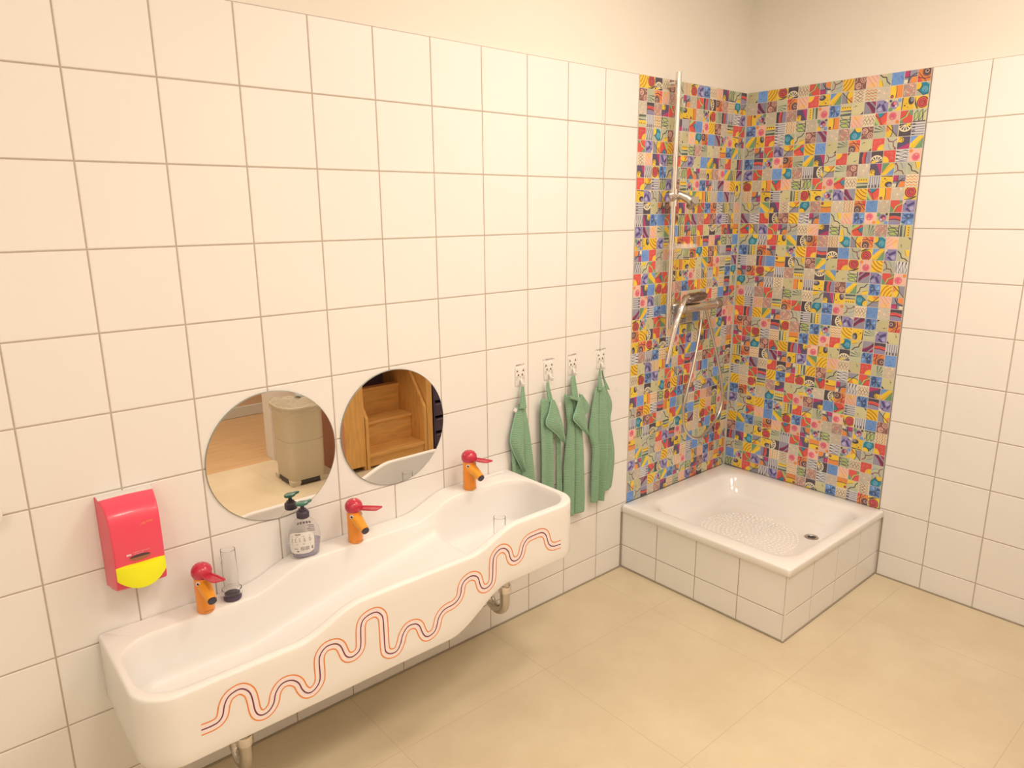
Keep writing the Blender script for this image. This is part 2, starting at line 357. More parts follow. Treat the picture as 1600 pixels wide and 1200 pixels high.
D['browneye'] = (O_, [(BR, ci(.3, .25, .38)), (DK, ci(.3, .22, .28)), (B2, ci(.3, .2, .18)), (DK, ci(.3, .18, .09)), (R_, [(.6, 1), (1, .4), (1, 1)])] + L(MA, ln([(0, .7), (.4, .78), (1, .62)], .07)) + L(MA, ln([(.3, 1), (.7, .55), (1, .2)], .05)))
D['peach'] = (LP, [(PE, [(0, 0), (.7, 0), (1, .3), (.4, .5)]), (O_, [(0, 1), (.05, 1), (.75, .1), (.7, .08)]), (O_, [(.35, 1), (.42, 1), (.9, .4), (.85, .4)]), (PK, [(.7, 1), (.76, 1), (1, .75), (1, .7)])])
D['redsun'] = (R_, [(Y_, ci(.95, .0, .48))] + L(PE, arc(.95, 0, .5, 80, 200, .03)) + L(PK, arc(.3, .65, .12, 30, 250, .05)) + L(PK, ln([(.5, .6), (.62, .85), (.72, .62)], .045)) + L(PK, ln([(.1, .3), (.25, .4)], .05)))
D['ybird'] = (Y_, [(DK, ci(.72, .25, .34, e=.7)), (GY, ci(.8, .18, .2, e=.7)), (DK, ci(.35, .75, .07, 8)), (DK, ci(.2, .5, .04, 6)), (DK, ci(.52, .62, .04, 6)), (DK, [(0, .95), (1, .9), (1, 1), (0, 1)])])
D['yband'] = (GN, [(BL, [(0, 1), (0, .35), (.6, 1)]), (Y_, [(0, .1), (0, .4), (.62, 1), (1, 1), (1, .85), (.35, 0), (.1, 0)])] + L(YO, ln([(.1, 0), (1, .85)], .03)))
D['beige'] = (BG, specks(1, [CR, (222, 200, 160), (205, 185, 150), LP], 16, .09))
D['redstripe'] = (GY, [(DK, [(0, 1), (0, .7), (.5, .75), (1, .65), (1, 1)]), (R_, [(0, .7), (.5, .72), (1, .62), (1, .38), (.5, .5), (0, .45)]), (MA, [(0, .45), (.5, .5), (1, .38), (1, .3), (.5, .4), (0, .38)]), (PU, [(0, 0), (.6, .0), (1, .1), (1, .2), (.5, .22), (0, .15)])])
D['pinkmottle'] = (B2, specks(2, [LP, PK, GY, CR, GR, PK], 34, .065))
D['snail'] = ((104, 88, 104), [(MG, [(.55, 1), (1, 1), (1, .0), (.85, .3)]), (Y_, ci(.25, .3, .22)), (Y_, [(0, 0), (.5, 0), (.35, .2), (0, .2)])] + L(DK, arc(.25, .32, .12, 0, 270, .05)) + L(DK, arc(.25, .3, .25, -20, 160, .05)))
D['ybars'] = (GR, [(DG, [(.0, .0), (.22, 0), (.16, 1), (0, 1)]), (DK, [(.36, 0), (.46, 0), (.44, 1), (.4, 1)]), (Y_, rc(.5, 0, .8, 1)), (OL, rc(.8, 0, 1, 1))] + [(DK, ci(.72, .15 + .22 * k, .06, 6)) for k in range(4)])
D['piano'] = (W_, [(GY, rc(0, .08 + .2 * k, 1, .17 + .2 * k)) for k in range(5)] + [(DK, rc(.74, .04 + .28 * k, 1, .14 + .28 * k)) for k in range(4)])
D['chevron'] = (CR, [x for k in range(4) for x in zz(O_ if k % 2 else YO, 0, 1, .14 + .24 * k, .07, 6, .05)])
D['leaves'] = (GR, [(LG, [(.08, .1), (.1, .7), (.32, .95), (.4, .4)]), (LG, [(.45, .1), (.5, .8), (.72, 1), (.72, .4)]), (OL, [(.75, .1), (.8, .7), (1, .9), (1, .1)])] + L(DK, ln([(.08, 0), (.1, .7), (.32, .95), (.4, .4), (.12, .1)], .05)) + L(DK, ln([(.45, 0), (.5, .8), (.72, 1), (.72, .4), (.48, .1)], .05)) + L(DK, ln([(.75, 0), (.8, .7), (1, .9)], .05)) + [(DK, rc(0, 0, 1, .08))])
D['flower'] = (OL, [(PU, ci(.5, .55, .36)), (MA, ci(.55, .6, .22, 8)), (PK, ci(.62, .5, .14, 8)), (Y_, ci(.12, .15, .24, 8)), (BL, ci(.85, .12, .18, 8)), (GN, ci(.12, .85, .2, 8)), (W_, ci(.4, .4, .1, 6)), (DK, ci(.85, .88, .12, 6))])
D['wave'] = (W_, [(DK, [(0, .1 + .3 * k), (.3, .02 + .3 * k), (.6, .16 + .3 * k), (1, .06 + .3 * k), (1, .2 + .3 * k), (.6, .2 + .3 * k), (.3, .08 + .3 * k), (0, .16 + .3 * k)]) for k in range(3)] + [(GY, rc(0, .25 + .3 * k, .7, .3 + .3 * k)) for k in range(3)] + [(GY, [(0, .98), (.4, .9), (1, .96), (1, 1), (0, 1)])])
D['teal'] = (GR, [(TE, [(0, .3), (.3, .1), (.7, .2), (1, .6), (.9, 1), (.2, 1), (0, .7)]), (Y_, ci(.2, .05, .34))] + L((150, 196, 190), arc(.55, .68, .2, 0, 330, .05, 8)) + L((150, 196, 190), arc(.55, .68, .09, 0, 300, .05, 5)) + L(DK, arc(.2, .05, .37, 0, 100, .05)) + L(DK, ln([(.6, .15), (1, .6), (.9, 1)], .05)))
D['crack'] = (OL, [(GR, [(.5, 0), (1, 0), (1, 1), (.7, 1)]), (Y_, [(0, 0), (.4, 0), (.25, .5), (0, .6)])] + L(DK, ln([(.05, 1), (.3, .78), (.6, .72), (.72, .35), (1, .1)], .09)) + L(DK, ln([(.25, .5), (.4, 0)], .03)))
D['maroon'] = (GY, [(MA, [(0, 1), (0, .6), (.6, 0), (.95, 0), (.4, .6), (.25, 1)]), ((176, 60, 84), [(0, .45), (0, .1), (.25, 0), (.4, 0)]), ((176, 60, 84), [(.1, 1), (.55, .35), (.7, .2), (.6, .35), (.25, 1)])])
D['blue'] = (BL, specks(3, [(128, 158, 198), (108, 140, 186)], 12, .1))
D['dots'] = (OL, [(DK, [(0, .75), (.25, 1), (0, 1)]), (DK, ci(.7, .25, .06, 6)), (DK, ci(.84, .3, .04, 6)), (DK, ci(.58, .24, .03, 6)), (GR, [(.5, 0), (1, 0), (1, .08)])])
D['orangeyellow'] = (O_, [(Y_, [(0, 0), (.5, 0), (.55, .5), (.5, 1), (0, 1)]), (DK, ci(.18, .14, .14, 8)), (R_, ci(.18, .12, .07, 6))] + L(DK, ln([(.5, 0), (.55, .5), (.5, 1)], .06)))
D['blueleaf'] = ((122, 150, 184), [(DB, [(0, .4), (.45, .5), (.9, .2), (.6, .1), (0, .15)]), (BL2, [(.1, .9), (.5, .6), (.55, .95)]), (DB, [(.55, .6), (1, .75), (1, .95), (.7, .9)]), (BL2, ci(.4, .3, .1, 6)), (LG, [(.85, .95), (1, .8), (1, 1)])] + L(DK, ln([(0, .45), (.5, .55), (1, .4)], .05)) + L(DK, ln([(.5, 1), (.5, .55), (.2, 0)], .05)) + L(DK, ln([(.5, .55), (.95, 0)], .04)))
D['purple'] = (PU, [(DP, [(.1, .9), (.35, .95), (.6, .4), (.4, .3)]), (DP, [(.6, .4), (1, .75), (1, .6), (.75, .2)]), ((190, 172, 186), ci(.7, .75, .18, 8)), (CR, [(0, 0), (.4, 0), (0, .25)]), (DP, ci(.3, .2, .09, 6))])
D['pinkflower'] = (LP, [(PK, ci(.58, .35, .34)), ((232, 104, 116), ci(.58, .32, .22)), (O_, ci(.15, .85, .16, 8)), (CR, ci(.4, .7, .06, 6)), (CR, ci(.8, .75, .05, 6)), (CR, ci(.22, .45, .05, 6)), (CR, ci(.62, .5, .05, 6))])
D['tri'] = (R_, [(TE, [(.2, 0), (.6, .4), (.85, .0)]), (LG, [(.5, 1), (1, .2), (1, 1)]), (GN, [(1, 1), (1, .7), (.7, 1)]), (O_, [(0, 1), (0, .7), (.3, 1)])] + L(DK, ln([(.1, 0), (.6, .42), (1, .15)], .06)) + L(DK, ln([(.4, 1), (.6, .42)], .05)))
D['greyred'] = (GR, [((196, 186, 158), ci(.75, .2, .22, 8))] + L((150, 84, 92), ln([(0, .2), (.3, .35), (.35, .7), (.7, .75), (1, .95)], .09)) + L((150, 84, 92), ln([(.35, .7), (.15, 1)], .07)) + L(GY, ln([(.5, .3), (.9, .45), (1, .6)], .07)) + [((150, 84, 92), [(.8, 1), (1, .8), (1, 1)])])
D['ydiag'] = (Y_, [(GY, [(0, 1), (0, .45), (.5, .55), (1, .95), (1, 1)]), (O_, [(0, 0), (.4, .3), (.6, 0)]), (GR, [(.55, .55), (1, .4), (1, .9)])] + L(DK, ln([(0, 0), (.5, .52), (1, .98)], .07)) + L(DK, arc(.5, -.3, .85, 40, 150, .06)))
NAMES = list(D)
RW = '''dots blue ystr redspiral fan zig redgreen magbr greyred ystr brspiral peach crack blue magbr browneye
beige maroon brspiral greenlines browneye peach redsun ybird yband ydiag zig chevron beige orangeyellow pinkmottle teal
orangeyellow flower beige redstripe pinkmottle snail ybars pinkflower blueleaf ybars dots maroon purple flower ybird redspiral
blueleaf pinkflower ybars piano chevron leaves beige flower orangeyellow leaves peach zig tri pinkflower redgreen leaves
yband ybird redsun wave teal crack brspiral maroon beige pinkmottle teal brspiral greenlines ydiag fan piano
greyred magbr redgreen purple ydiag tri ystr blue dots greenlines browneye dots redsun greyred snail yband
blueleaf redstripe flower pinkflower browneye greenlines yband snail greyred redsun dots redstripe fan redsun wave pinkflower
purple redgreen beige blue teal pinkmottle piano fan ydiag greenlines brspiral beige snail yband greyred crack
redspiral beige orangeyellow tri peach leaves leaves redgreen pinkflower tri zig ybars piano ybird magbr chevron
chevron magbr ybird piano dots ybars redspiral ybird flower purple maroon ystr tri orangeyellow beige redspiral
crack greyred yband snail zig ydiag teal pinkmottle orangeyellow beige chevron browneye blue beige redgreen purple
maroon wave redsun fan brspiral ystr wave magbr blue crack peach blueleaf pinkflower flower redstripe blueleaf
tri ydiag purple redgreen magbr greyred zig peach snail leaves crack tri greenlines pinkmottle leaves ybars
crack teal wave redsun ybird yband fan browneye pinkmottle chevron teal ydiag browneye teal peach dots'''
LW_ = '''ystr redspiral fan zig brspiral crack chevron redspiral purple blueleaf zig peach snail leaves crack redstripe
brspiral greenlines browneye peach pinkmottle greyred magbr beige redgreen redstripe fan browneye pinkmottle chevron teal ydiag
beige redstripe pinkmottle snail redgreen yband ybird orangeyellow beige flower redspiral greenlines redstripe piano wave purple
ybars piano chevron leaves dots snail piano tri blue pinkflower ystr brspiral beige ybars redsun redgreen
redsun wave teal crack brspiral zig dots peach teal browneye blue maroon flower pinkflower ybird magbr
redgreen purple ydiag tri ystr crack ybars leaves pinkmottle greenlines dots beige orangeyellow blueleaf yband greenlines
zig peach snail purple leaves tri ydiag purple dots blue yband snail greyred redsun dots redstripe'''
def clip(poly):
    for ax, val, sg in ((0, 0, 1), (0, 1, -1), (1, 0, 1), (1, 1, -1)):
        out = []
        for i in range(len(poly)):
            a, b = poly[i - 1], poly[i]
            da, db = (a[ax] - val) * sg, (b[ax] - val) * sg
            if (da >= 0) != (db >= 0):
                t = da / (da - db); out.append((a[0] + (b[0] - a[0]) * t, a[1] + (b[1] - a[1]) * t))
            if db >= 0: out.append(b)
        poly = out
        if len(poly) < 3: return []
    return poly
def mosaic(name, P, ncol, pu, pv, u0, ztop, zbot, layout, seed):
    """printed tiles on a grout bed; P(u, z, h)"""
    rnd = random.Random(seed); bm = bmesh.new(); cl = bm.loops.layers.float_color.new('print')
    def paint(f, col):
        for lp in f.loops: lp[cl] = (*A(*col), 1)
    rows = [r.split() for r in layout.split('\n')]; nrow = int(math.ceil((ztop - zbot) / pv))
    while len(rows) < nrow:
        r = []; pool = []
        for c in range(ncol):
            if not pool: pool = NAMES[:]; rnd.shuffle(pool)
            nm = pool.pop()
            if nm in (rows[-1][c], rows[-2][c]) or (r and nm == r[-1]): pool.insert(0, nm); nm = pool.pop()
            r.append(nm)
        rows.append(r)
    u1 = u0 + ncol * pu
    f = quad(bm, [P(u0, zbot, .0015), P(u1, zbot, .0015), P(u1, ztop, .0015), P(u0, ztop, .0015)]); paint(f, (232, 208, 176))
    lim = ztop
    f = quad(bm, [P(u0, zbot, .0015), P(u0, ztop, .0015), P(u0, ztop, -.006), P(u0, zbot, -.006)]); paint(f, (232, 208, 176))
    f = quad(bm, [P(u0, ztop, .0015), P(u1, ztop, .0015), P(u1, ztop, -.006), P(u0, ztop, -.006)]); paint(f, (232, 208, 176))
    f = quad(bm, [P(u1, zbot, .0015), P(u1, ztop, .0015), P(u1, ztop, -.006), P(u1, zbot, -.006)]); paint(f, (232, 208, 176))
    gap = 0.0022
    for j in range(nrow):
        zt = ztop - j * pv - gap / 2; zb = max(ztop - (j + 1) * pv + gap / 2, zbot)
        if zt - zb < 0.004: continue
        fr = (zt - zb) / (pv - gap)
        rot0 = rnd.random()
        for i in range(ncol):
            a, b = u0 + i * pu + gap / 2, u0 + (i + 1) * pu - gap / 2
            base, shapes = D[rows[j][i]]
            k = rnd.randrange(4) if j > 0 or rnd.random() < .4 else 0
            tint = rnd.uniform(0.95, 1.04)
            lo = [bm.verts.new(P(*q)) for q in ((a, zb, .0015), (b, zb, .0015), (b, zt, .0015), (a, zt, .0015))]
            e = .0005
            hi = [bm.verts.new(P(*q)) for q in ((a + e, zb + e, .0026), (b - e, zb + e, .0026), (b - e, zt - e, .0026), (a + e, zt - e, .0026))]
            fl = [bm.faces.new(hi)] + [bm.faces.new((lo[q], lo[(q + 1) % 4], hi[(q + 1) % 4], hi[q])) for q in range(4)]
            for f in fl: paint(f, tuple(min(255, c * tint) for c in base))
            for s, (col, poly) in enumerate(shapes):
                q = clip(poly)
                if len(q) < 3: continue
                for _ in range(k): q = [(1 - y, x) for x, y in q]
                if fr < .99:
                    q = clip([(x, (y - (1 - fr)) / fr) for x, y in q])
                    if len(q) < 3: continue
                h = .0026 + .00004 * (s + 1)
                vv = [bm.verts.new(P(a + e + (b - a - 2 * e) * x, zb + e + (zt - zb - 2 * e) * y, h)) for x, y in q]
                try: f = bm.faces.new(vv)
                except ValueError: continue
                paint(f, tuple(min(255, c * tint) for c in col))
    return obj(name, bm, M_mos)
ml = mosaic('mosaic_panel', lambda u, z, h: (u, -h + .001, z), 16, 0.0479, 0.0488, -0.772, TOP, 0.306, LW_, 5)
ml.parent = wall_left
mr_ = mosaic('mosaic_panel', lambda u, z, h: (-h + .001, -u, z), 16, 0.0485, 0.0488, 0.008, TOP, 0.306, RW, 9)
mr_.parent = wall_right

# ------------------------------------------------------------------ shower plinth and tray
def plinth():
    bm = bmesh.new(); s = -0.800
    box(bm, s + .002, s + .02, s + .002, 0.0, 0.001, 0.272, 1); box(bm, s + .02, 0.0, s + .002, s + .02, 0.001, 0.272, 1)
    zz_ = [0.004, 0.11, 0.274]
    tile_field(bm, lambda u, v, h: (s + .0015 - h, u, v), [s + .006, -.598, -.398, -.198, -.002], zz_, mt=0, mg=1)
    tile_field(bm, lambda u, v, h: (u, s + .0015 - h, v), [s + .006, -.598, -.398, -.198, -.002], zz_, mt=0, mg=1)
    bmesh.ops.recalc_face_normals(bm, faces=bm.faces[:])
    p = obj('shower_plinth', bm, [M_tile2, M_grout])
    tag(p, 'low square plinth clad in white tiles carrying the shower tray', 'plinth')
    b2 = bmesh.new(); box(b2, s - .0015, s + .006, s - .0015, s + .006, .002, .274, bevel=.002); obj('corner_strip', b2, M_white_pl, p)
    b3 = bmesh.new(); box(b3, s - .003, 0, s - .003, s + .002, 0.0005, .006); box(b3, s - .003, s + .002, s + .002, 0, 0.0005, .006); obj('silicone_joint', b3, M_sil, p)
plinth()
def rr(x0, x1, y0, y1, radii, counts):
    """rounded rectangle ring, counter-clockwise from the back-left; radii = FL, FR, BR, BL; counts = sides, corners, long edges"""
    ns, nc, nl = counts; out = []
    fl, fr, br, bl = radii
    for i in range(ns): out.append((x0, y1 - bl + ((y0 + fl) - (y1 - bl)) * i / ns))
    for i in range(nc): a = PI + PI / 2 * i / nc; out.append((x0 + fl + fl * math.cos(a), y0 + fl + fl * math.sin(a)))
    for i in range(nl): out.append((x0 + fl + (x1 - fr - x0 - fl) * i / nl, y0))
    for i in range(nc): a = -PI / 2 + PI / 2 * i / nc; out.append((x1 - fr + fr * math.cos(a), y0 + fr + fr * math.sin(a)))
    for i in range(ns): out.append((x1, y0 + fr + ((y1 - br) - (y0 + fr)) * i / ns))
    for i in range(nc): a = PI / 2 * i / nc; out.append((x1 - br + br * math.cos(a), y1 - br + br * math.sin(a)))
    for i in range(nl): out.append((x1 - br + (x0 + bl - x1 + br) * i / nl, y1))
    for i in range(nc): a = PI / 2 + PI / 2 * i / nc; out.append((x0 + bl + bl * math.cos(a), y1 - bl + bl * math.sin(a)))
    return out
def skin_rings(bm, rings):
    R = [[bm.verts.new(p) for p in r] for r in rings]; n = len(R[0])
    for a, b in zip(R, R[1:]):
        for i in range(n): bm.faces.new((a[i], a[(i + 1) % n], b[(i + 1) % n], b[i]))
    return R
def tray():
    t = thing('shower_tray', 'square white enamel shower tray with a wide rim on the tiled plinth', 'shower tray', (-.405, -.405, .274))
    bm = bmesh.new(); ct = (10, 8, 14)
    def ring(x0, x1, y0, y1, r, z): return [(x + .405, y + .405, z - .274) for x, y in rr(x0, x1, y0, y1, (r, r, r, r), ct)]
    X0, X1, Y0, Y1 = -.81, -.004, -.81, -.004
    rings = [ring(X0 + .012, X1 - .001, Y0 + .012, Y1 - .001, .004, .276), ring(X0 + .002, X1, Y0 + .002, Y1, .01, .2755), ring(X0, X1, Y0, Y1, .012, .279), ring(X0, X1, Y0, Y1, .012, .300),
             ring(X0 + .0015, X1 - .0015, Y0 + .0015, Y1 - .0015, .012, .3045), ring(X0 + .006, X1 - .006, Y0 + .006, Y1 - .006, .01, .307)]
    i0 = (-.735, -.075, -.765, -.085)
    for d, z, r in ((-.012, .306, .07), (0, .3045, .085), (.008, .300, .085), (.016, .29, .085), (.03, .255, .085), (.045, .232, .085), (.056, .217, .085), (.072, .208, .08), (.10, .2055, .07), (.2, .205, .05), (.3, .2045, .02)):
        rings.append(ring(i0[0] + d, i0[1] - d, i0[2] + d, i0[3] - d, r, z))
    R = skin_rings(bm, rings); bm.faces.new(R[-1])
    cx, cy = -.445 + .405, -.425 + .405
    for k in range(0, 12):
        rad = .0185 * k; n = max(1, int(2 * PI * rad / .0195))
        for i in range(n):
            a = 2 * PI * i / n + k * .3
            lathe(bm, [(.0058, 0), (.0048, .0020), (.002, .0034)], 6, 0, cx=cx + rad * math.cos(a), cy=cy + rad * math.sin(a), cap0=False)
        # put the raised dots on the tray floor
    bm.verts.ensure_lookup_table()
    base = sum(len(r) for r in rings)
    for v in bm.verts[base:]: v.co.z += .205 - .274 - .0002
    bmesh.ops.recalc_face_normals(bm, faces=bm.faces[:])
    obj('tray_body', bm, M_enamel, t, smooth=50)
    b = bmesh.new(); q = (-.285 + .405, -.632 + .405)
    lathe(b, [(.029, -0.0686), (.029, -0.0663), (.026, -0.0653), (.019, -0.0663), (.017, -0.0686)], 28, 0, cx=q[0], cy=q[1], cap1=False)
    dr = obj('drain', b, M_chrome_sat, t, smooth=40)
    b = bmesh.new(); lathe(b, [(.0185, -0.0686), (.0185, -0.0680)], 20, 0, cx=q[0], cy=q[1]); obj('drain_hole', b, M_steel_dark, dr)
tray()

# ------------------------------------------------------------------ the long wash basin
def sm(a, b, x):
    t = min(1, max(0, (x - a) / (b - a))); return t * t * (3 - 2 * t)
def zt(x): return .534 + .056 * sm(-2.50, -2.31, x) + .054 * sm(-1.95, -1.76, x)
def zb(x): return .348 + .104 * sm(-2.035, -1.80, x)
def zf(x):
    slope = .385 + (.532 - .385) * min(1, max(0, (x + 2.52) / (2.52 - 1.885)))
    if x < -2.52: slope = .385
    if x > -1.885: slope = .532 - .062 * sm(-1.885, -1.815, x)
    return slope
BX0, BX1, BD = -2.867, -1.478, -.392
def basin():
    t = thing('wash_basin', 'long white three-level wash basin with a wavy front and printed orange lines', 'wash basin', (-2.17, 0, .35))
    ct = (14, 12, 150); dx = 2.17
    def O(ins, r): return rr(BX0 + ins, BX1 - ins, BD + ins, -.0015 - ins * .2, (r, r, .006, .006), ct)
    def I(ins, r): return rr(-2.846 + ins, -1.497 - ins, -.364 + ins, -.083 - ins, (r, r, r, r), ct)
    rings = []
    def put(ol, fz): rings.append([(x + dx, y, fz(x, y) - .35) for x, y in ol])
    ol = O(.05, .06); put([(min(max(x, -2.75), -1.6), -.2) for x, y in ol], lambda x, y: zb(x) + .004)
    put(O(.05, .06), lambda x, y: zb(x) + .002)
    put(O(.006, .085), lambda x, y: zb(x)); put(O(.0015, .09), lambda x, y: zb(x) + .0015); put(O(0, .09), lambda x, y: zb(x) + .006)
    for k in range(1, 7): put(O(0, .09), lambda x, y, k=k: zb(x) + .006 + (zt(x) - .014 - zb(x)) * k / 6)
    put(O(.001, .089), lambda x, y: zt(x) - .004); put(O(.0035, .087), lambda x, y: zt(x) - .0012); put(O(.007, .084), lambda x, y: zt(x))
    put(I(-.008, .098), lambda x, y: zt(x) - .0002); put(I(-.003, .094), lambda x, y: zt(x) - .002); put(I(0, .092), lambda x, y: zt(x) - .006)
    n = 7
    for k in range(1, n + 1):
        put(I(.012 * k / n, .09), lambda x, y, k=k: zt(x) - .006 + (zf(x) + .04 - zt(x) + .006) * k / n)
    for k in range(1, 7):
        a = PI / 2 * k / 6
        put(I(.012 + .04 * (1 - math.cos(a)), .09 - .03 * k / 6), lambda x, y, a=a: zf(x) + .04 * (1 - math.sin(a)))
    put(I(.08, .05), lambda x, y: zf(x)); put(I(.11, .03), lambda x, y: zf(x))
    ol = I(.11, .03); put([(x, -.2235) for x, y in ol], lambda x, y: zf(x))
    bm = bmesh.new(); skin_rings(bm, rings)
    bmesh.ops.remove_doubles(bm, verts=bm.verts[:], dist=2e-5)
    bmesh.ops.recalc_face_normals(bm, faces=bm.faces[:])
    obj('basin_body', bm, M_basin, t, smooth=40)
    # the printed meander on the front
    S = STRIPE; pts = smooth_path([(x, z, 0) for x, z in S], 6)
    # even spacing and light smoothing
    for _ in range(4): pts = [pts[0]] + [(pts[i - 1] + pts[i] * 2 + pts[i + 1]) / 4 for i in range(1, len(pts) - 1)] + [pts[-1]]
    def ribbon(off0, off1, yy, m, name, lab=None):
        bm = bmesh.new(); prev = None
        for i, p in enumerate(pts):
            d = (pts[min(i + 1, len(pts) - 1)] - pts[max(i - 1, 0)]).normalized(); nn = Vector((-d.y, d.x, 0))
            a, b = p + nn * off0, p + nn * off1
            cur = (bm.verts.new((a.x + dx, yy, a.y - .35)), bm.verts.new((b.x + dx, yy, b.y - .35)))
            if prev: bm.faces.new((prev[0], cur[0], cur[1], prev[1]))
            prev = cur
        o = obj(name, bm, m, t)
        if lab: o['label'] = lab
    ribbon(-.0130, .0130, BD - .0003, M_stripe_p, 'front_band', 'pale pink band winding along the basin front')
    ribbon(-.0153, -.0120, BD - .0005, M_stripe_o, 'front_line', 'orange outline of the band'); ribbon(.0120, .0153, BD - .0005, M_stripe_o, 'front_line', 'orange outline of the band')
    ribbon(-.0018, .0018, BD - .0006, M_stripe_m, 'front_line', 'plum line in the middle of the band')
    bm = bmesh.new(); strokes(bm, 0, .075, 0, .004, 0, 3)
    for v in bm.verts: v.co = Vector((v.co.x - 1.598 + dx, -.03 + v.co.z, zt(-1.55) + .0003 - .35))
    obj('maker_mark', bm, M_sil, t)
STRIPE = [(-2.745, 0.423), (-2.711, 0.422), (-2.695, 0.435), (-2.689, 0.459), (-2.677, 0.479), (-2.656, 0.486), (-2.641, 0.482), (-2.627, 0.465), (-2.622, 0.438), (-2.62, 0.414), (-2.614, 0.397), (-2.602, 0.389), (-2.586, 0.392), (-2.572, 0.408), (-2.566, 0.432), (-2.548, 0.451), (-2.523, 0.449), (-2.505, 0.432), (-2.498, 0.41), (-2.486, 0.393), (-2.471, 0.39), (-2.455, 0.401), (-2.447, 0.421), (-2.447, 0.465), (-2.442, 0.485), (-2.425, 0.5), (-2.4, 0.498), (-2.385, 0.485), (-2.378, 0.465), (-2.372, 0.449), (-2.36, 0.439), (-2.343, 0.44), (-2.327, 0.456), (-2.324, 0.513), (-2.311, 0.536), (-2.278, 0.541), (-2.26, 0.525), (-2.255, 0.504), (-2.255, 0.424), (-2.25, 0.404), (-2.235, 0.394), (-2.216, 0.395), (-2.203, 0.416), (-2.197, 0.435), (-2.179, 0.455), (-2.153, 0.453), (-2.139, 0.439), (-2.133, 0.42), (-2.124, 0.402), (-2.11, 0.394), (-2.089, 0.401), (-2.08, 0.419), (-2.074, 0.439), (-2.06, 0.454), (-2.042, 0.460), (-2.021, 0.461), (-2.001, 0.471), (-1.991, 0.489), (-1.989, 0.505), (-1.979, 0.521), (-1.958, 0.529), (-1.941, 0.526), (-1.926, 0.515), (-1.92, 0.494), (-1.914, 0.477), (-1.901, 0.468), (-1.884, 0.47), (-1.87, 0.487), (-1.867, 0.549), (-1.857, 0.569), (-1.838, 0.579), (-1.819, 0.575), (-1.804, 0.559), (-1.799, 0.54), (-1.792, 0.526), (-1.779, 0.518), (-1.76, 0.521), (-1.749, 0.538), (-1.743, 0.559), (-1.725, 0.577), (-1.695, 0.58), (-1.662, 0.579), (-1.643, 0.563), (-1.635, 0.537), (-1.625, 0.521), (-1.607, 0.512), (-1.576, 0.51)]
basin()

# chrome traps under the basin
def make_trap(loc, h):
    t = thing('drain_trap', '', 'drain pipe', loc, 'chrome drain traps under the basin')
    bm = bmesh.new()
    pts = [(0, 0, 0)] + [(0, 0, -h + .045)] + [(0, .045 - .045 * math.cos(a), -h + .045 - .045 * math.sin(a)) for a in [PI * k / 12 for k in range(1, 12)]] + [(0, .09, -h + .045), (0, .09, -.13)] + [(0, .09 + .025 - .025 * math.cos(a), -.13 + .025 * math.sin(a)) for a in [PI / 2 * k / 6 for k in range(1, 7)]] + [(0, -loc[1] - .002, -.105)]
    tube(bm, pts, .0175, 18); obj('pipe', bm, mat('trap_chrome', (.62, .59, .55), .14, metal=1.0), t, smooth=50)
    bm = bmesh.new(); lathe(bm, [(.022, -h + .085), (.0225, -h + .09), (.0225, -h + .108), (.021, -h + .112)], 18); obj('coupling_nut', bm, M_chrome, t, smooth=40)
    bm = bmesh.new(); tube(bm, [(0, -loc[1] - .014, -.105), (0, -loc[1] - .003, -.105)], [.03, .036], 24); obj('wall_rosette', bm, M_chrome, t, smooth=40)
    return t
tr = make_trap((-2.595, -.205, .351), .252); tr['label'] = 'chrome drain trap under the low left end of the basin'
tr2 = dup(tr, (-1.665, -.205, .455), 'chrome drain trap under the raised right end of the basin')

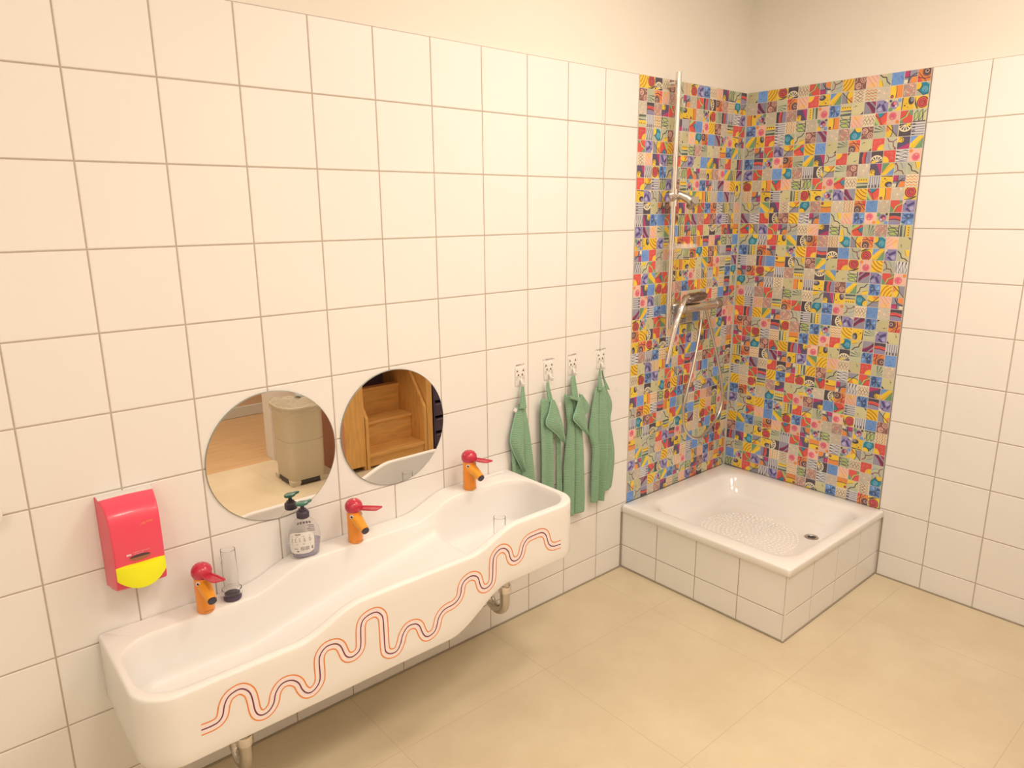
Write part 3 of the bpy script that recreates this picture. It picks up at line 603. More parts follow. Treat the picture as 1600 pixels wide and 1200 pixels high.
# ------------------------------------------------------------------ bird-shaped taps
def make_tap(loc, label):
    t = thing('basin_tap', label, 'tap', loc, 'bird shaped taps on the basin')
    bm = bmesh.new(); lathe(bm, [(.0225, 0), (.0232, .002), (.0228, .05), (.0222, .103), (.0212, .106)], 36); obj('tap_body', bm, M_orange, t, smooth=40)
    bm = bmesh.new(); lathe(bm, [(.0275 * math.sin(PI * k / 18) + .0001, .116 - .0275 * math.cos(PI * k / 18) * .93) for k in range(19)], 36, cap0=False, cap1=False)
    cap = obj('tap_cap', bm, M_red, t, smooth=180)
    bm = bmesh.new(); lathe(bm, [(.0035, .1405), (.003, .1418)], 12); obj('index_dot', bm, M_sil, cap)
    bm = bmesh.new()          # lever: a flat spatula with raised edges, rising away from the cap
    yw = 0.0; U = Vector((math.sin(yw), -math.cos(yw), .02)); Wd = Vector((math.cos(yw), math.sin(yw), 0)); N = Vector((0, 0, 1)); o0 = U * .018 + Vector((0, 0, .110))
    prev = None; secs = []
    for s, wd, th in ((0, .0125, .008), (.03, .0150, .007), (.054, .0155, .006), (.063, .0145, .005)):
        c = o0 + U * s; prof = [(-1, 1), (-.72, 1), (-.6, .35), (.6, .35), (.72, 1), (1, 1), (1, -.4), (.6, -1), (-.6, -1), (-1, -.4)]
        secs.append([bm.verts.new(c + Wd * a * wd + N * b * th / 2 + U * (.007 * a * (s / .068))) for a, b in prof])
    for a, b in zip(secs, secs[1:]):
        for k in range(10): bm.faces.new((a[k], a[(k + 1) % 10], b[(k + 1) % 10], b[k]))
    bm.faces.new(secs[0][::-1]); bm.faces.new(secs[-1]); bmesh.ops.recalc_face_normals(bm, faces=bm.faces[:])
    obj('lever', bm, M_red, t, smooth=35).rotation_euler.z = math.radians(14)
    bm = bmesh.new(); a = .40
    p0 = Vector((0, -.006, .082)); d = Vector((0, -math.cos(a), -math.sin(a)))
    tube(bm, [p0, p0 + d * .02, p0 + d * .045, p0 + d * .064], [.0195, .0180, .0150, .0128], 24); sp = obj('spout', bm, mat('amber_lacquer', A(252, 160, 44, .85), .28, coat=.3) if 'amber_lacquer' not in bpy.data.materials else bpy.data.materials['amber_lacquer'], t, smooth=50)
    bm = bmesh.new(); tube(bm, [p0 + d * .064, p0 + d * .0685], [.0120, .0112], 20); obj('aerator', bm, M_black, sp, smooth=40)
    for s in (-1, 1):
        an = math.radians(-90 + s * 48); n = Vector((math.cos(an), math.sin(an), 0)); c = n * .0218 + Vector((0, 0, .0895))
        bm = bmesh.new(); tube(bm, [c, c + n * .0016], [.0068, .0062], 18); e = obj('eye', bm, M_eye_w, t, smooth=40)
        bm = bmesh.new(); tube(bm, [c + n * .0016, c + n * .0022], [.0036, .0032], 14); obj('pupil', bm, M_black, e)
    bm = bmesh.new(); strokes(bm, -.012, .012, .006, .0085, -.0236, 8)
    obj('maker_mark', bm, M_txt_d, t)
    return t
tap = make_tap((-2.615, -.064, zt(-2.615)), 'orange bird tap on the low left end of the basin beside the tall cup')
t2_ = dup(tap, (-2.153, -.064, zt(-2.153)), 'orange bird tap in the middle of the basin, between the two mirrors')
t3_ = dup(tap, (-1.702, -.064, zt(-1.702)), 'orange bird tap on the high right end of the basin near the towels')

for tt, an in ((t2_, 42), (t3_, 20)):     # each lever is turned a little differently
    for c_ in tt.children:
        if c_.name.startswith('lever'): c_.rotation_euler.z = math.radians(an)

# ------------------------------------------------------------------ round mirrors
def make_mirror(x, z, label):
    t = thing('wall_mirror', label, 'mirror', (x, -.0002, z), 'round mirrors above the basin')
    bm = bmesh.new(); n = 96; r = .1935
    def circ(rr_, y): return [(rr_ * math.cos(2 * PI * i / n), y, rr_ * math.sin(2 * PI * i / n)) for i in range(n)]
    R = skin_rings(bm, [circ(r, 0), circ(r, -.0042), circ(r - .0012, -.005)])
    f = bm.faces.new(R[-1]); 
    for q in bm.faces: q.material_index = 1
    f.material_index = 0
    bmesh.ops.recalc_face_normals(bm, faces=bm.faces[:])
    obj('mirror_glass', bm, [M_mirror, M_medge], t)
    return t
make_mirror(-2.364, .904, 'round frameless mirror on the left, showing the waste bin and wooden floor')
make_mirror(-1.957, .9065, 'round frameless mirror on the right, showing the wooden steps')

# ------------------------------------------------------------------ red soap dispenser
def text_bm(s, size, y):
    cu = bpy.data.curves.new('t', 'FONT'); cu.body = s; cu.size = size; cu.align_x = 'CENTER'
    o = bpy.data.objects.new('t', cu); C.objects.link(o); bpy.context.view_layer.update()
    me = bpy.data.meshes.new_from_object(o.evaluated_get(bpy.context.evaluated_depsgraph_get()))
    bm = bmesh.new(); bm.from_mesh(me); bpy.data.objects.remove(o); bpy.data.curves.remove(cu); bpy.data.meshes.remove(me)
    for v in bm.verts: v.co = Vector((v.co.x, y, v.co.y))
    return bm
def dispenser():
    t = thing('soap_dispenser', 'red wall soap dispenser with a yellow push bar left of the mirrors', 'soap dispenser', (-2.762, 0, .66))
    prof = smooth_path([(0, .243, 0), (-.02, .243, 0), (-.045, .236, 0), (-.068, .222, 0), (-.084, .198, 0), (-.091, .155, 0), (-.092, .11, 0), (-.088, .06, 0), (-.083, .025, 0), (-.075, .012, 0), (-.04, .002, 0), (0, 0, 0)], 4)
    def hw(z, y): return .0665 - .0085 * min(1, -y / .09)
    bm = bmesh.new(); rows = []
    for p in prof:
        y, z = p.x, p.y; w_ = hw(z, y); e = .007
        ctr = Vector((-.045, .12)); row = []
        for s, ins in ((-1, e), (-.985, e * .35), (-.95, e * .06), (-.9, 0), (-.4, -.0015), (0, -.002), (.4, -.0015), (.9, 0), (.95, e * .06), (.985, e * .35), (1, e)):
            dirv = (ctr - Vector((y, z))); 
            q = Vector((y, z)) + (dirv.normalized() * ins if y < -.001 else Vector((0, 0)))
            row.append(bm.verts.new((s * w_, q.x, q.y)))
        rows.append(row)
    for a, b in zip(rows, rows[1:]):
        for k in range(10): bm.faces.new((a[k], b[k], b[k + 1], a[k + 1]))
    bm.faces.new([r[0] for r in rows]); bm.faces.new([r[-1] for r in rows][::-1])
    bmesh.ops.recalc_face_normals(bm, faces=bm.faces[:])
    obj('dispenser_cover', bm, M_disp, t, smooth=45)
    bm = bmesh.new(); box(bm, -.064, .064, -.03, 0, .240, .2455, bevel=.0015); obj('back_plate', bm, M_white_pl, t)
    # yellow push bar: gently bowed, lower edge curved
    bm = bmesh.new(); n = 16; F = []; B = []
    for i in range(n + 1):
        s = -1 + 2 * i / n; x = s * .0565
        yb = -.090 - .016 * (1 - s * s)
        ztop = .082 - .002 * (1 - s * s); zbot = .014 + .026 * (abs(s) ** 2.2)
        F.append([(x, yb + .010, ztop), (x, yb, ztop - .004), (x, yb - .003, (ztop + zbot) / 2), (x, yb, zbot + .003), (x, yb + .008, zbot), (x, -.07, zbot + .004), (x, -.07, ztop)])
    V = [[bm.verts.new(p) for p in r] for r in F]
    for a, b in zip(V, V[1:]):
        for k in range(7): bm.faces.new((a[k], b[k], b[(k + 1) % 7], a[(k + 1) % 7]))
    bm.faces.new(V[0][::-1]); bm.faces.new(V[-1]); bmesh.ops.recalc_face_normals(bm, faces=bm.faces[:])
    obj('push_bar', bm, M_yellow, t, smooth=45)
    # level window: dark lens-shaped slot with a lighter lip
    bm = bmesh.new()
    def lens(w_, h0, h1, y, cz, mi): 
        up = [(w_ * math.cos(a), y, cz + h1 * math.sin(a)) for a in [PI * k / 12 for k in range(13)]]; dn = [(-w_ * math.cos(a), y, cz - h0 * math.sin(a)) for a in [PI * k / 12 for k in range(1, 12)]]
        f = quad(bm, up + dn, mi)
    lens(.024, .009, .004, -.0938, .096, 1); lens(.024, .001, .0065, -.0940, .097, 0)
    obj('level_window', bm, [M_win, M_win2], t)
    b = text_bm('Mr Soapy Soap', .0074, -.0985)
    for v in b.verts: v.co = Vector((v.co.x + .018, -.0898 + (v.co.z) * .22, v.co.z + .178 + .10 * v.co.x + 2.0 * v.co.x ** 2))
    obj('print_slogan', b, M_txt_or, t)
    bm = bmesh.new(); box(bm, -.030, -.019, -.0948, -.0944, .1045, .1095); strokes(bm, -.016, .022, .109, .1115, -.0946, 4, words=3); strokes(bm, -.012, .008, .1045, .107, -.0946, 6, words=3)
    obj('print_small', bm, M_txt_w, t)
dispenser()

# ------------------------------------------------------------------ hand soap bottle
def bottle():
    z0 = zt(-2.31) + .0012
    t = thing('soap_bottle', 'clear hand soap bottle with dark green pump, violet liquid and white back label', 'soap bottle', (-2.311, -.0475, z0), rotz=math.radians(-12))
    prof = [(.034, 0), (.0395, .003), (.0425, .012), (.0455, .032), (.0468, .052), (.0455, .072), (.040, .092), (.030, .108), (.0195, .117), (.0150, .1205), (.0150, .126)]
    P = [(p.x, p.y) for p in smooth_path([(r, z, 0) for r, z in prof], 4)]
    SX, SY = 1.0, .60
    bm = bmesh.new()
    outer = lathe(bm, P, 44, sx=SX, sy=SY, cap1=False)
    inner = lathe(bm, [(r - .0012, max(z, .0012)) for r, z in P], 44, sx=SX, sy=SY, cap1=False)
    for i in range(44): bm.faces.new((outer[-1][i], outer[-1][(i + 1) % 44], inner[-1][(i + 1) % 44], inner[-1][i]))
    bmesh.ops.recalc_face_normals(bm, faces=bm.faces[:])
    body = obj('bottle_body', bm, M_bottle, t, smooth=60)
    bm = bmesh.new(); lathe(bm, [(max(.001, r - .0022), max(z, .0024)) for r, z in P if z <= .049], 44, sx=SX, sy=SY)
    obj('soap_liquid', bm, M_liquid, t, smooth=60)
    def rad(z):
        for (r0, a), (r1, b) in zip(P, P[1:]):
            if a <= z <= b and b > a: return r0 + (r1 - r0) * (z - a) / (b - a)
        return P[-1][0]
    def surf(th, z, off): r = rad(z); return Vector(((r + off) * SX * math.cos(th), (r * SY + off) * math.sin(th), z))
    def patch(bm, t0, t1, za, zb_, off, mi=0, rnd_=0.0, nt=14, nz=14):
        G = []
        for j in range(nz + 1):
            v = j / nz; ins = 0
            d = min(v, 1 - v)
            if rnd_ and d < rnd_: ins = 1 - math.sqrt(max(0, 1 - (1 - d / rnd_) ** 2)); ins *= rnd_
            G.append([bm.verts.new(surf(t0 + (t1 - t0) * (ins + (1 - 2 * ins) * i / nt), za + (zb_ - za) * v, off)) for i in range(nt + 1)])
        for a, b in zip(G, G[1:]):
            for i in range(nt): f = bm.faces.new((a[i], a[i + 1], b[i + 1], b[i])); f.material_index = mi
    # back label faces the room
    T0, T1 = math.radians(-165), math.radians(-62)
    bm = bmesh.new(); patch(bm, T0, T1, .016, .083, .0006, 0, .22)
    rnd = random.Random(7)
    def bit(u0, u1, v0, v1): patch(bm, T0 + (T1 - T0) * u0, T0 + (T1 - T0) * u1, .016 + .067 * v0, .016 + .067 * v1, .0009, 1, 0, 3, 1)
    bit(.30, .52, .90, .94)
    for v in (.84, .81, .48, .45): bit(.14, .86, v, v + .008)
    for u in (.15, .30, .46, .62, .80):
        for v in (.58, .63, .68, .73):
            bit(u, u + .09 * rnd.uniform(.4, 1), v, v + .018)
    for k in range(11): bit(.50 + .028 * k, .50 + .028 * k + .006 + .010 * rnd.random(), .16, .34)
    bit(.34, .42, .10, .16); bit(.24, .40, .24, .27); bit(.88, .94, .24, .30); bit(.88, .94, .18, .22)
    obj('back_label', bm, [M_label, M_txt_d], t)
    # pale print of the front label seen through the bottle
    bm = bmesh.new()
    
    for k in range(5): patch(bm, math.radians(52 + 13 * k), math.radians(61 + 13 * k), .088, .0965, -.0004, 0, 0, 3, 2)
    for k in range(4): patch(bm, math.radians(40), math.radians(66 + 6 * (k % 2)), .062 + .006 * k, .0645 + .006 * k, -.0004, 0, 0, 6, 1)
    obj('front_print', bm, mat('lilac_print', (.50, .44, .50), .5), t)
    bm = bmesh.new(); lathe(bm, [(.0165, .120), (.0185, .1215), (.0185, .136), (.017, .139), (.0125, .141), (.0115, .1465), (.0062, .148), (.005, .160)], 28)
    pump = obj('pump_collar', bm, M_pump_k, t, smooth=40)
    bm = bmesh.new()       # pump head: flat oval paddle with a short downturned nozzle
    for zz0, k in ((.159, .75), (.1605, .98), (.165, 1.0), (.1685, .9), (.1695, .6)): pass
    prof2 = [(.008, .1585), (.0165, .160), (.0185, .163), (.0178, .1675), (.012, .1695)]
    lathe(bm, prof2, 28, sx=1.05, sy=.72)
    tube(bm, [(.012, 0, .1645), (.022, .003, .166), (.0265, .004, .1665), (.028, .004, .165)], [.006, .0048, .004, .0036], 14)
    obj('pump_head', bm, M_pump_g, t, smooth=45)
bottle()

# ------------------------------------------------------------------ clear cups
def make_cup(loc, label):
    t = thing('clear_cup', label, 'cup', loc, 'clear cups at the basin')
    bm = bmesh.new(); r = .0205
    a = lathe(bm, [(r + .002, .026), (r, .030), (r - .001, .148), (r - .0006, .150)], 40, cap0=False, cap1=False)
    b = lathe(bm, [(r + .0006, .026), (r - .0016, .030), (r - .0026, .1485), (r - .0020, .150)], 40, cap0=False, cap1=False)
    for q in (0, -1):
        for i in range(40): bm.faces.new((a[q][i], a[q][(i + 1) % 40], b[q][(i + 1) % 40], b[q][i]))
    bmesh.ops.recalc_face_normals(bm, faces=bm.faces[:]); obj('cup_wall', bm, M_clear, t, smooth=60)
    bm = bmesh.new(); lathe(bm, [(.021, 0), (.0235, .001), (.0245, .004), (.0255, .0135), (.0245, .0145)], 40)
    obj('base_ring', bm, M_ring, t, smooth=40)
    bm = bmesh.new(); a = lathe(bm, [(.0255, .0145), (.0265, .016), (.027, .031), (.0262, .032)], 40, cap1=False); b = lathe(bm, [(.0225, .0165), (.0235, .018), (.0245, .0315), (.0262, .032)], 40, cap0=True, cap1=False)
    bmesh.ops.remove_doubles(bm, verts=bm.verts[:], dist=1e-5); bmesh.ops.recalc_face_normals(bm, faces=bm.faces[:])
    obj('clear_foot', bm, M_clear, t, smooth=40)
    return t
cup = make_cup((-2.538, -.053, zt(-2.538) + .0006), 'tall clear cup with dark base ring standing beside the left tap')
dup(cup, (-1.747, -.281, zf(-1.747) + .0008), 'clear cup inside the right bowl of the basin, only its rim showing over the front')

# ------------------------------------------------------------------ hooks with cat faces
def make_hook(loc, label, nlen, seed):
    t = thing('towel_hook', label, 'hook', loc, 'cat face towel hooks')
    bm = bmesh.new(); box(bm, -.024, .024, -.0035, 0, -.034, .036, bevel=.0015); obj('hook_plate', bm, M_white_pl, t, smooth=40)
    bm = bmesh.new()       # ears, eyes, nose, whiskers
    y = -.0038
    for s in (-1, 1):
        quad(bm, [(s * .019, y, .018), (s * .017, y, .029), (s * .010, y, .0215)])
        bm.faces.new([bm.verts.new((s * .0095 + .0036 * math.cos(a), y, .007 + .0046 * math.sin(a))) for a in [2 * PI * k / 10 for k in range(10)]])
        for k in range(3):
            quad(bm, [(s * .012, y, .000 - .004 * k), (s * .021, y, .001 - .006 * k), (s * .021, y, .0022 - .006 * k), (s * .012, y, .0010 - .004 * k)])
    quad(bm, [(-.003, y, .001), (0, y, -.003), (.003, y, .001)])
    obj('cat_face', bm, M_cat, t)
    bm = bmesh.new(); strokes(bm, -nlen / 2, nlen / 2, .043, .0485, -.0012, seed); obj('name_print', bm, M_txt_d, t)
    bm = bmesh.new(); pts = smooth_path([(0, -.003, -.012), (0, -.009, -.015), (0, -.013, -.024), (0, -.017, -.030), (0, -.022, -.029), (0, -.024, -.022)], 5)
    tube(bm, pts, .0045, 12, sy=1.3); obj('hook_arm', bm, M_white_pl, t, smooth=60)
    return t
hooks = [(-1.409, .990, .038, 11, 'white cat face hook holding the towel nearest the basin'), (-1.262, .990, .058, 12, 'white cat face hook holding the second towel from the basin'),
         (-1.132, .990, .045, 13, 'white cat face hook holding the second towel from the mosaic'), (-.966, .990, .066, 14, 'white cat face hook holding the towel nearest the mosaic')]
for x, z, nl, sd, lab in hooks: make_hook((x, 0.0, z), lab, nl, sd)

# white knob at the far left of the wall
t = thing('plastic_hook', 'white round wall hook at the left edge of the photo beside the dispenser', 'hook', (-3.042, 0, .922))
bm = bmesh.new(); tube(bm, [(0, 0, 0), (0, -.006, 0), (0, -.014, 0), (0, -.024, 0), (0, -.03, 0), (0, -.033, 0)], [.024, .022, .018, .026, .025, .018], 28); obj('hook_body', bm, M_white_pl, t, smooth=40)

# ------------------------------------------------------------------ hand towels: layered folded flaps of terry
def at(poly, s):
    d = [0]
    for a, b in zip(poly, poly[1:]): d.append(d[-1] + math.hypot(b[0] - a[0], b[1] - a[1]))
    s *= d[-1]
    for i in range(len(poly) - 1):
        if s <= d[i + 1] + 1e-9:
            u = (s - d[i]) / max(1e-9, d[i + 1] - d[i]); return (poly[i][0] + (poly[i + 1][0] - poly[i][0]) * u, poly[i][1] + (poly[i + 1][1] - poly[i][1]) * u)
    return poly[-1]
def flap(parent, base, name, Lp, Rp, y0, bulge=.008, amp=.003, fr=2.0, ph=0.0, y1=None, th=.0042, m=None, ny=34, nx=16, hem=None):
    """a hanging layer between a left and a right edge; folds run down it"""
    Ls = [(p.x, p.y) for p in smooth_path([(x, z, 0) for x, z in Lp], 6)]; Rs = [(p.x, p.y) for p in smooth_path([(x, z, 0) for x, z in Rp], 6)]
    bm = bmesh.new(); G = []
    for j in range(ny + 1):
        s = j / ny; a = at(Ls, s); b = at(Rs, s); row = []
        yy = y0 + ((y1 if y1 is not None else y0) - y0) * s
        env = .25 + .75 * min(1, s * 2.2)
        for i in range(nx + 1):
            u = i / nx
            x = a[0] + (b[0] - a[0]) * u; z = a[1] + (b[1] - a[1]) * u
            y = yy - bulge * env * math.sin(PI * u) - amp * env * math.sin(2 * PI * fr * u + ph + 1.3 * s) - .002 * noise.noise(Vector((x * 30, z * 18, y0 * 90)))
            row.append(bm.verts.new((x - base[0], min(y, -.003) - base[1], z - base[2])))
        G.append(row)
    for a, b in zip(G, G[1:]):
        for i in range(nx): bm.faces.new((a[i], a[i + 1], b[i + 1], b[i]))
    bmesh.ops.recalc_face_normals(bm, faces=bm.faces[:])
    for f in bm.faces:
        if f.normal.y > 0: f.normal_flip()
    o = obj(name, bm, m or M_towel, parent, smooth=180)
    sd = o.modifiers.new('thickness', 'SOLIDIFY'); sd.thickness = th; sd.offset = -1
    sb = o.modifiers.new('soft', 'SUBSURF'); sb.levels = 1; sb.render_levels = 1
    if hem:
        pts = []
        for j in range(ny + 1):
            i = 0 if hem == 'L' else nx
            a = at(Ls if hem == 'L' else Rs, j / ny)
            yy = y0 + ((y1 if y1 is not None else y0) - y0) * j / ny
            pts.append((a[0] - base[0], min(yy - amp * (.25 + .75 * min(1, j / ny * 2.2)) * math.sin((0 if hem == 'L' else 2 * PI * fr) + ph + 1.3 * j / ny), -.003) - base[1] + .001, a[1] - base[2]))
        b = bmesh.new(); tube(b, pts, .0029, 8); obj('hem', b, M_hem, parent, smooth=180)
    return o
def loop(parent, base, Lp, Rp, y=-.020):
    return flap(parent, base, 'hanging_loop', Lp, Rp, y, .004, .0025, 1.0, .6, y1=-.030, ny=12, nx=10, th=.006)
def towel(i, lab):
    x, z = hooks[i][0], hooks[i][1]; base = (x, -.03, z - .03)
    return thing('hand_towel', lab, 'towel', base, 'green hand towels on the cat hooks'), base
def tagbit(parent, base, x, z, rot, y=-.052):
    bm = bmesh.new(); box(bm, -.008, .008, -.0006, .0006, -.007, .007, bevel=.0004)
    bmesh.ops.rotate(bm, cent=(0, 0, 0), matrix=Matrix.Rotation(rot, 3, 'Y'), verts=bm.verts[:])
    o = obj('care_tag', bm, M_white_pl, parent); o.location = (x - base[0], y - base[1], z - base[2]); o['label'] = 'white sewn-in tag'
# towel nearest the basin
t, b = towel(0, 'green hand towel nearest the basin, hanging from its cat hook')
loop(t, b, [(-1.425, .957), (-1.434, .93), (-1.447, .874)], [(-1.412, .957), (-1.412, .93), (-1.410, .872)])
flap(t, b, 'back_layer', [(-1.446, .86), (-1.478, .77), (-1.474, .66), (-1.470, .45), (-1.468, .385)], [(-1.405, .86), (-1.385, .77), (-1.372, .66), (-1.362, .45), (-1.36, .385)], -.014, .004, .007, 1.5, .4)
flap(t, b, 'front_layer', [(-1.436, .892), (-1.428, .823), (-1.424, .782), (-1.424, .64), (-1.432, .50), (-1.435, .385)], [(-1.405, .890), (-1.395, .84), (-1.385, .79), (-1.370, .684), (-1.355, .587), (-1.349, .48), (-1.352, .385)], -.014, .024, .004, 1.2, 1.0)
flap(t, b, 'folded_corner', [(-1.446, .882), (-1.458, .845), (-1.480, .785), (-1.484, .75), (-1.472, .713), (-1.428, .628)], [(-1.424, .888), (-1.418, .822), (-1.417, .742), (-1.424, .626)], -.018, .022, .002, 1.0, .2, y1=-.026, hem='L')
tagbit(t, b, -1.460, .874, .7, -.024)
# second towel from the basin
t, b = towel(1, 'second green hand towel from the basin, corner folded forward')
loop(t, b, [(-1.289, .955), (-1.295, .925), (-1.290, .872)], [(-1.278, .955), (-1.274, .925), (-1.262, .868)])
flap(t, b, 'back_layer', [(-1.327, .894), (-1.327, .751), (-1.325, .562), (-1.324, .385)], [(-1.268, .884), (-1.254, .80), (-1.250, .715), (-1.246, .56), (-1.244, .385)], -.026, .008, .007, 1.6, .6)
flap(t, b, 'front_layer', [(-1.262, .872), (-1.250, .79), (-1.232, .70), (-1.228, .587), (-1.226, .385)], [(-1.250, .872), (-1.222, .80), (-1.209, .74), (-1.206, .587), (-1.200, .49), (-1.198, .385)], -.016, .008, .004, 1.0, 2.0)
flap(t, b, 'folded_corner', [(-1.279, .886), (-1.292, .837), (-1.309, .794), (-1.257, .745), (-1.220, .703)], [(-1.262, .882), (-1.240, .84), (-1.212, .764), (-1.211, .725), (-1.218, .702)], -.036, .014, .002, 1.5, .8, y1=-.040, hem='L')
tagbit(t, b, -1.238, .858, -.5, -.040)
# second towel from the mosaic
t, b = towel(2, 'green hand towel third from the basin with one corner sticking out to the right')
loop(t, b, [(-1.160, .955), (-1.168, .93), (-1.169, .862)], [(-1.142, .955), (-1.138, .93), (-1.132, .850)])
flap(t, b, 'back_layer', [(-1.199, .890), (-1.188, .80), (-1.182, .752), (-1.197, .638), (-1.203, .502), (-1.204, .368)], [(-1.148, .862), (-1.142, .78), (-1.140, .707), (-1.136, .543), (-1.134, .433), (-1.136, .366)], -.016, .024, .003, 1.2, .9)
flap(t, b, 'front_layer', [(-1.150, .862), (-1.144, .78), (-1.142, .707), (-1.138, .543), (-1.136, .433), (-1.138, .362)], [(-1.128, .862), (-1.108, .78), (-1.093, .707), (-1.082, .543), (-1.074, .433), (-1.075, .366)], -.018, .020, .003, 1.4, .2)
flap(t, b, 'folded_corner', [(-1.135, .866), (-1.155, .821), (-1.172, .787), (-1.141, .753), (-1.092, .703)], [(-1.122, .872), (-1.112, .82), (-1.100, .784), (-1.094, .74), (-1.090, .703)], -.040, .012, .002, 1.2, .3, y1=-.044, hem='L')
flap(t, b, 'loose_corner', [(-1.128, .880), (-1.118, .83), (-1.106, .782)], [(-1.108, .872), (-1.064, .812), (-1.102, .780)], -.030, .006, .002, 1.0, .5, ny=18)
flap(t, b, 'folded_edge', [(-1.199, .890), (-1.190, .872)], [(-1.140, .866), (-1.132, .850)], -.040, .004, .001, 1, 0, ny=8)
tagbit(t, b, -1.110, .868, -.4)
# towel nearest the mosaic
t, b = towel(3, 'green hand towel nearest the mosaic, gathered evenly at the top')
loop(t, b, [(-.998, .955), (-1.010, .924), (-1.016, .872)], [(-.990, .955), (-.992, .921), (-.986, .872)])
flap(t, b, 'hanging_loop', [(-.990, .955), (-.982, .919), (-.968, .870)], [(-.982, .955), (-.974, .919), (-.938, .862)], -.026, .003, .002, 1, .2, ny=12, nx=10, th=.006)
flap(t, b, 'back_layer', [(-1.000, .878), (-.99, .75), (-.985, .60), (-.99, .42)], [(-.950, .880), (-.908, .809), (-.903, .769), (-.910, .726), (-.878, .581), (-.880, .482), (-.895, .41)], -.012, .012, .004, 1.5, 1.2)
flap(t, b, 'front_layer', [(-1.020, .888), (-1.040, .815), (-1.060, .699), (-1.040, .633), (-1.040, .521), (-1.042, .385)], [(-.994, .884), (-.998, .80), (-1.000, .70), (-.998, .613), (-.998, .48), (-1.000, .383)], -.018, .022, .004, 1.3, .5)
flap(t, b, 'front_layer', [(-.996, .884), (-1.000, .80), (-1.002, .70), (-1.000, .613), (-1.000, .48), (-1.002, .383)], [(-.952, .882), (-.945, .80), (-.941, .748), (-.942, .613), (-.958, .48), (-.966, .385)], -.020, .024, .004, 1.5, 1.8)
tagbit(t, b, -.925, .868, .5)

for o_ in [o for o in C.objects if o.get('category') == 'towel']:      # let the cloths hang clear of one another
    if 'second' not in o_['label']: o_.location.x += .008

# ------------------------------------------------------------------ shower fittings
t = thing('shower_rail', 'tall chrome shower rail with sliding holder on the mosaic wall', 'shower rail', (-.592, 0, 1.10))
bm = bmesh.new(); tube(bm, [(0, -.052, -.012), (0, -.052, 1.03)], .0125, 20); obj('rail_bar', bm, M_chrome, t, smooth=50)
for zz1 in (.04, .985):
    bm = bmesh.new(); tube(bm, [(0, -.003, zz1), (0, -.055, zz1)], .011, 16); obj('wall_bracket', bm, M_chrome, t, smooth=50)
bm = bmesh.new(); tube(bm, [(0, -.052, .505), (0, -.052, .575)], .0185, 20); tube(bm, [(-.045, -.055, .54), (-.03, -.055, .54), (.03, -.055, .545)], [.017, .019, .016], 18)
sl = obj('slider', bm, M_chrome, t, smooth=45)
bm = bmesh.new(); tube(bm, [(.02, -.06, .555), (.045, -.085, .54), (.062, -.105, .52)], [.014, .017, .019], 16)
tube(bm, [(.052, -.125, .53), (.072, -.085, .505)], [.017, .017], 14); obj('shower_holder', bm, M_chrome_sat, sl, smooth=45)
bm = bmesh.new(); a = lathe(bm, [(.006, .326), (.045, .327), (.058, .333), (.060, .348), (.0585, .348), (.0565, .335), (.044, .330), (.006, .329)], 32, sx=1.0, sy=.75, cx=.058, cy=-.085)
tube(bm, [(0, -.052, .325), (0, -.052, .35)], .017, 16); tube(bm, [(0, -.06, .335), (.03, -.075, .335)], .006, 8)
obj('soap_dish', bm, mat('frosted_clear_dish', (.85, .8, .72), .15, alpha=.22), t, smooth=50)

mz = 1.168
t = thing('shower_mixer', 'chrome thermostatic shower mixer bar low on the mosaic wall', 'mixer tap', (-.40, 0, mz))
bm = bmesh.new(); tube(bm, [(-.115, -.075, 0), (-.10, -.075, 0), (.10, -.075, 0), (.115, -.075, 0)], [.0205, .0215, .0215, .0205], 24)
for s in (-.075, .075): tube(bm, [(s, -.003, 0), (s, -.012, 0), (s, -.0121, 0), (s, -.062, 0)], [.033, .031, .015, .015], 22)
tube(bm, [(.02, -.075, -.015), (.02, -.075, -.036)], .011, 14)
obj('mixer_body', bm, M_chrome, t, smooth=45)
for s in (-1, 1):
    bm = bmesh.new(); tube(bm, [(s * .116, -.075, 0), (s * .118, -.075, 0), (s * .155, -.075, 0), (s * .16, -.075, 0)], [.019, .0225, .0225, .018], 24); h = obj('handle', bm, M_chrome_sat, t, smooth=45)
t = thing('hand_shower', 'chrome hand shower resting on the mixer with a looping hose', 'hand shower', (-.40, -.09, mz))
bm = bmesh.new(); b0 = Vector((-.40, -.09, mz))
hp = smooth_path([Vector(p) - b0 for p in ((-.655, -.105, .945), (-.632, -.105, 1.03), (-.605, -.106, 1.115), (-.575, -.105, 1.17), (-.545, -.098, 1.205), (-.51, -.090, 1.221))], 6)
tube(bm, hp, [.0085 + .003 * min(1, i / 12) for i in range(len(hp))], 16); obj('handle', bm, M_chrome, t, smooth=50)
bm = bmesh.new(); hx = Vector((-.452, -.085, 1.214)) - b0      # oval spray head lying on the mixer
rows = []
for k, (s, rr_) in enumerate(((-1, .35), (-.93, .7), (-.75, .92), (0, 1), (.75, .95), (.93, .75), (1, .4))):
    rows.append([bm.verts.new((hx.x + s * .072, hx.y + .028 * rr_ * math.cos(2 * PI * q / 24), hx.z + .0215 * rr_ * math.sin(2 * PI * q / 24) + .004 * s)) for q in range(24)])
for a, b_ in zip(rows, rows[1:]):
    for q in range(24): bm.faces.new((a[q], a[(q + 1) % 24], b_[(q + 1) % 24], b_[q]))
bm.faces.new(rows[0]); bm.faces.new(rows[-1][::-1]); bmesh.ops.recalc_face_normals(bm, faces=bm.faces[:])
obj('spray_head', bm, mat('dark_chrome', (.30, .26, .25), .12, metal=1.0), t, smooth=50)
bm = bmesh.new()
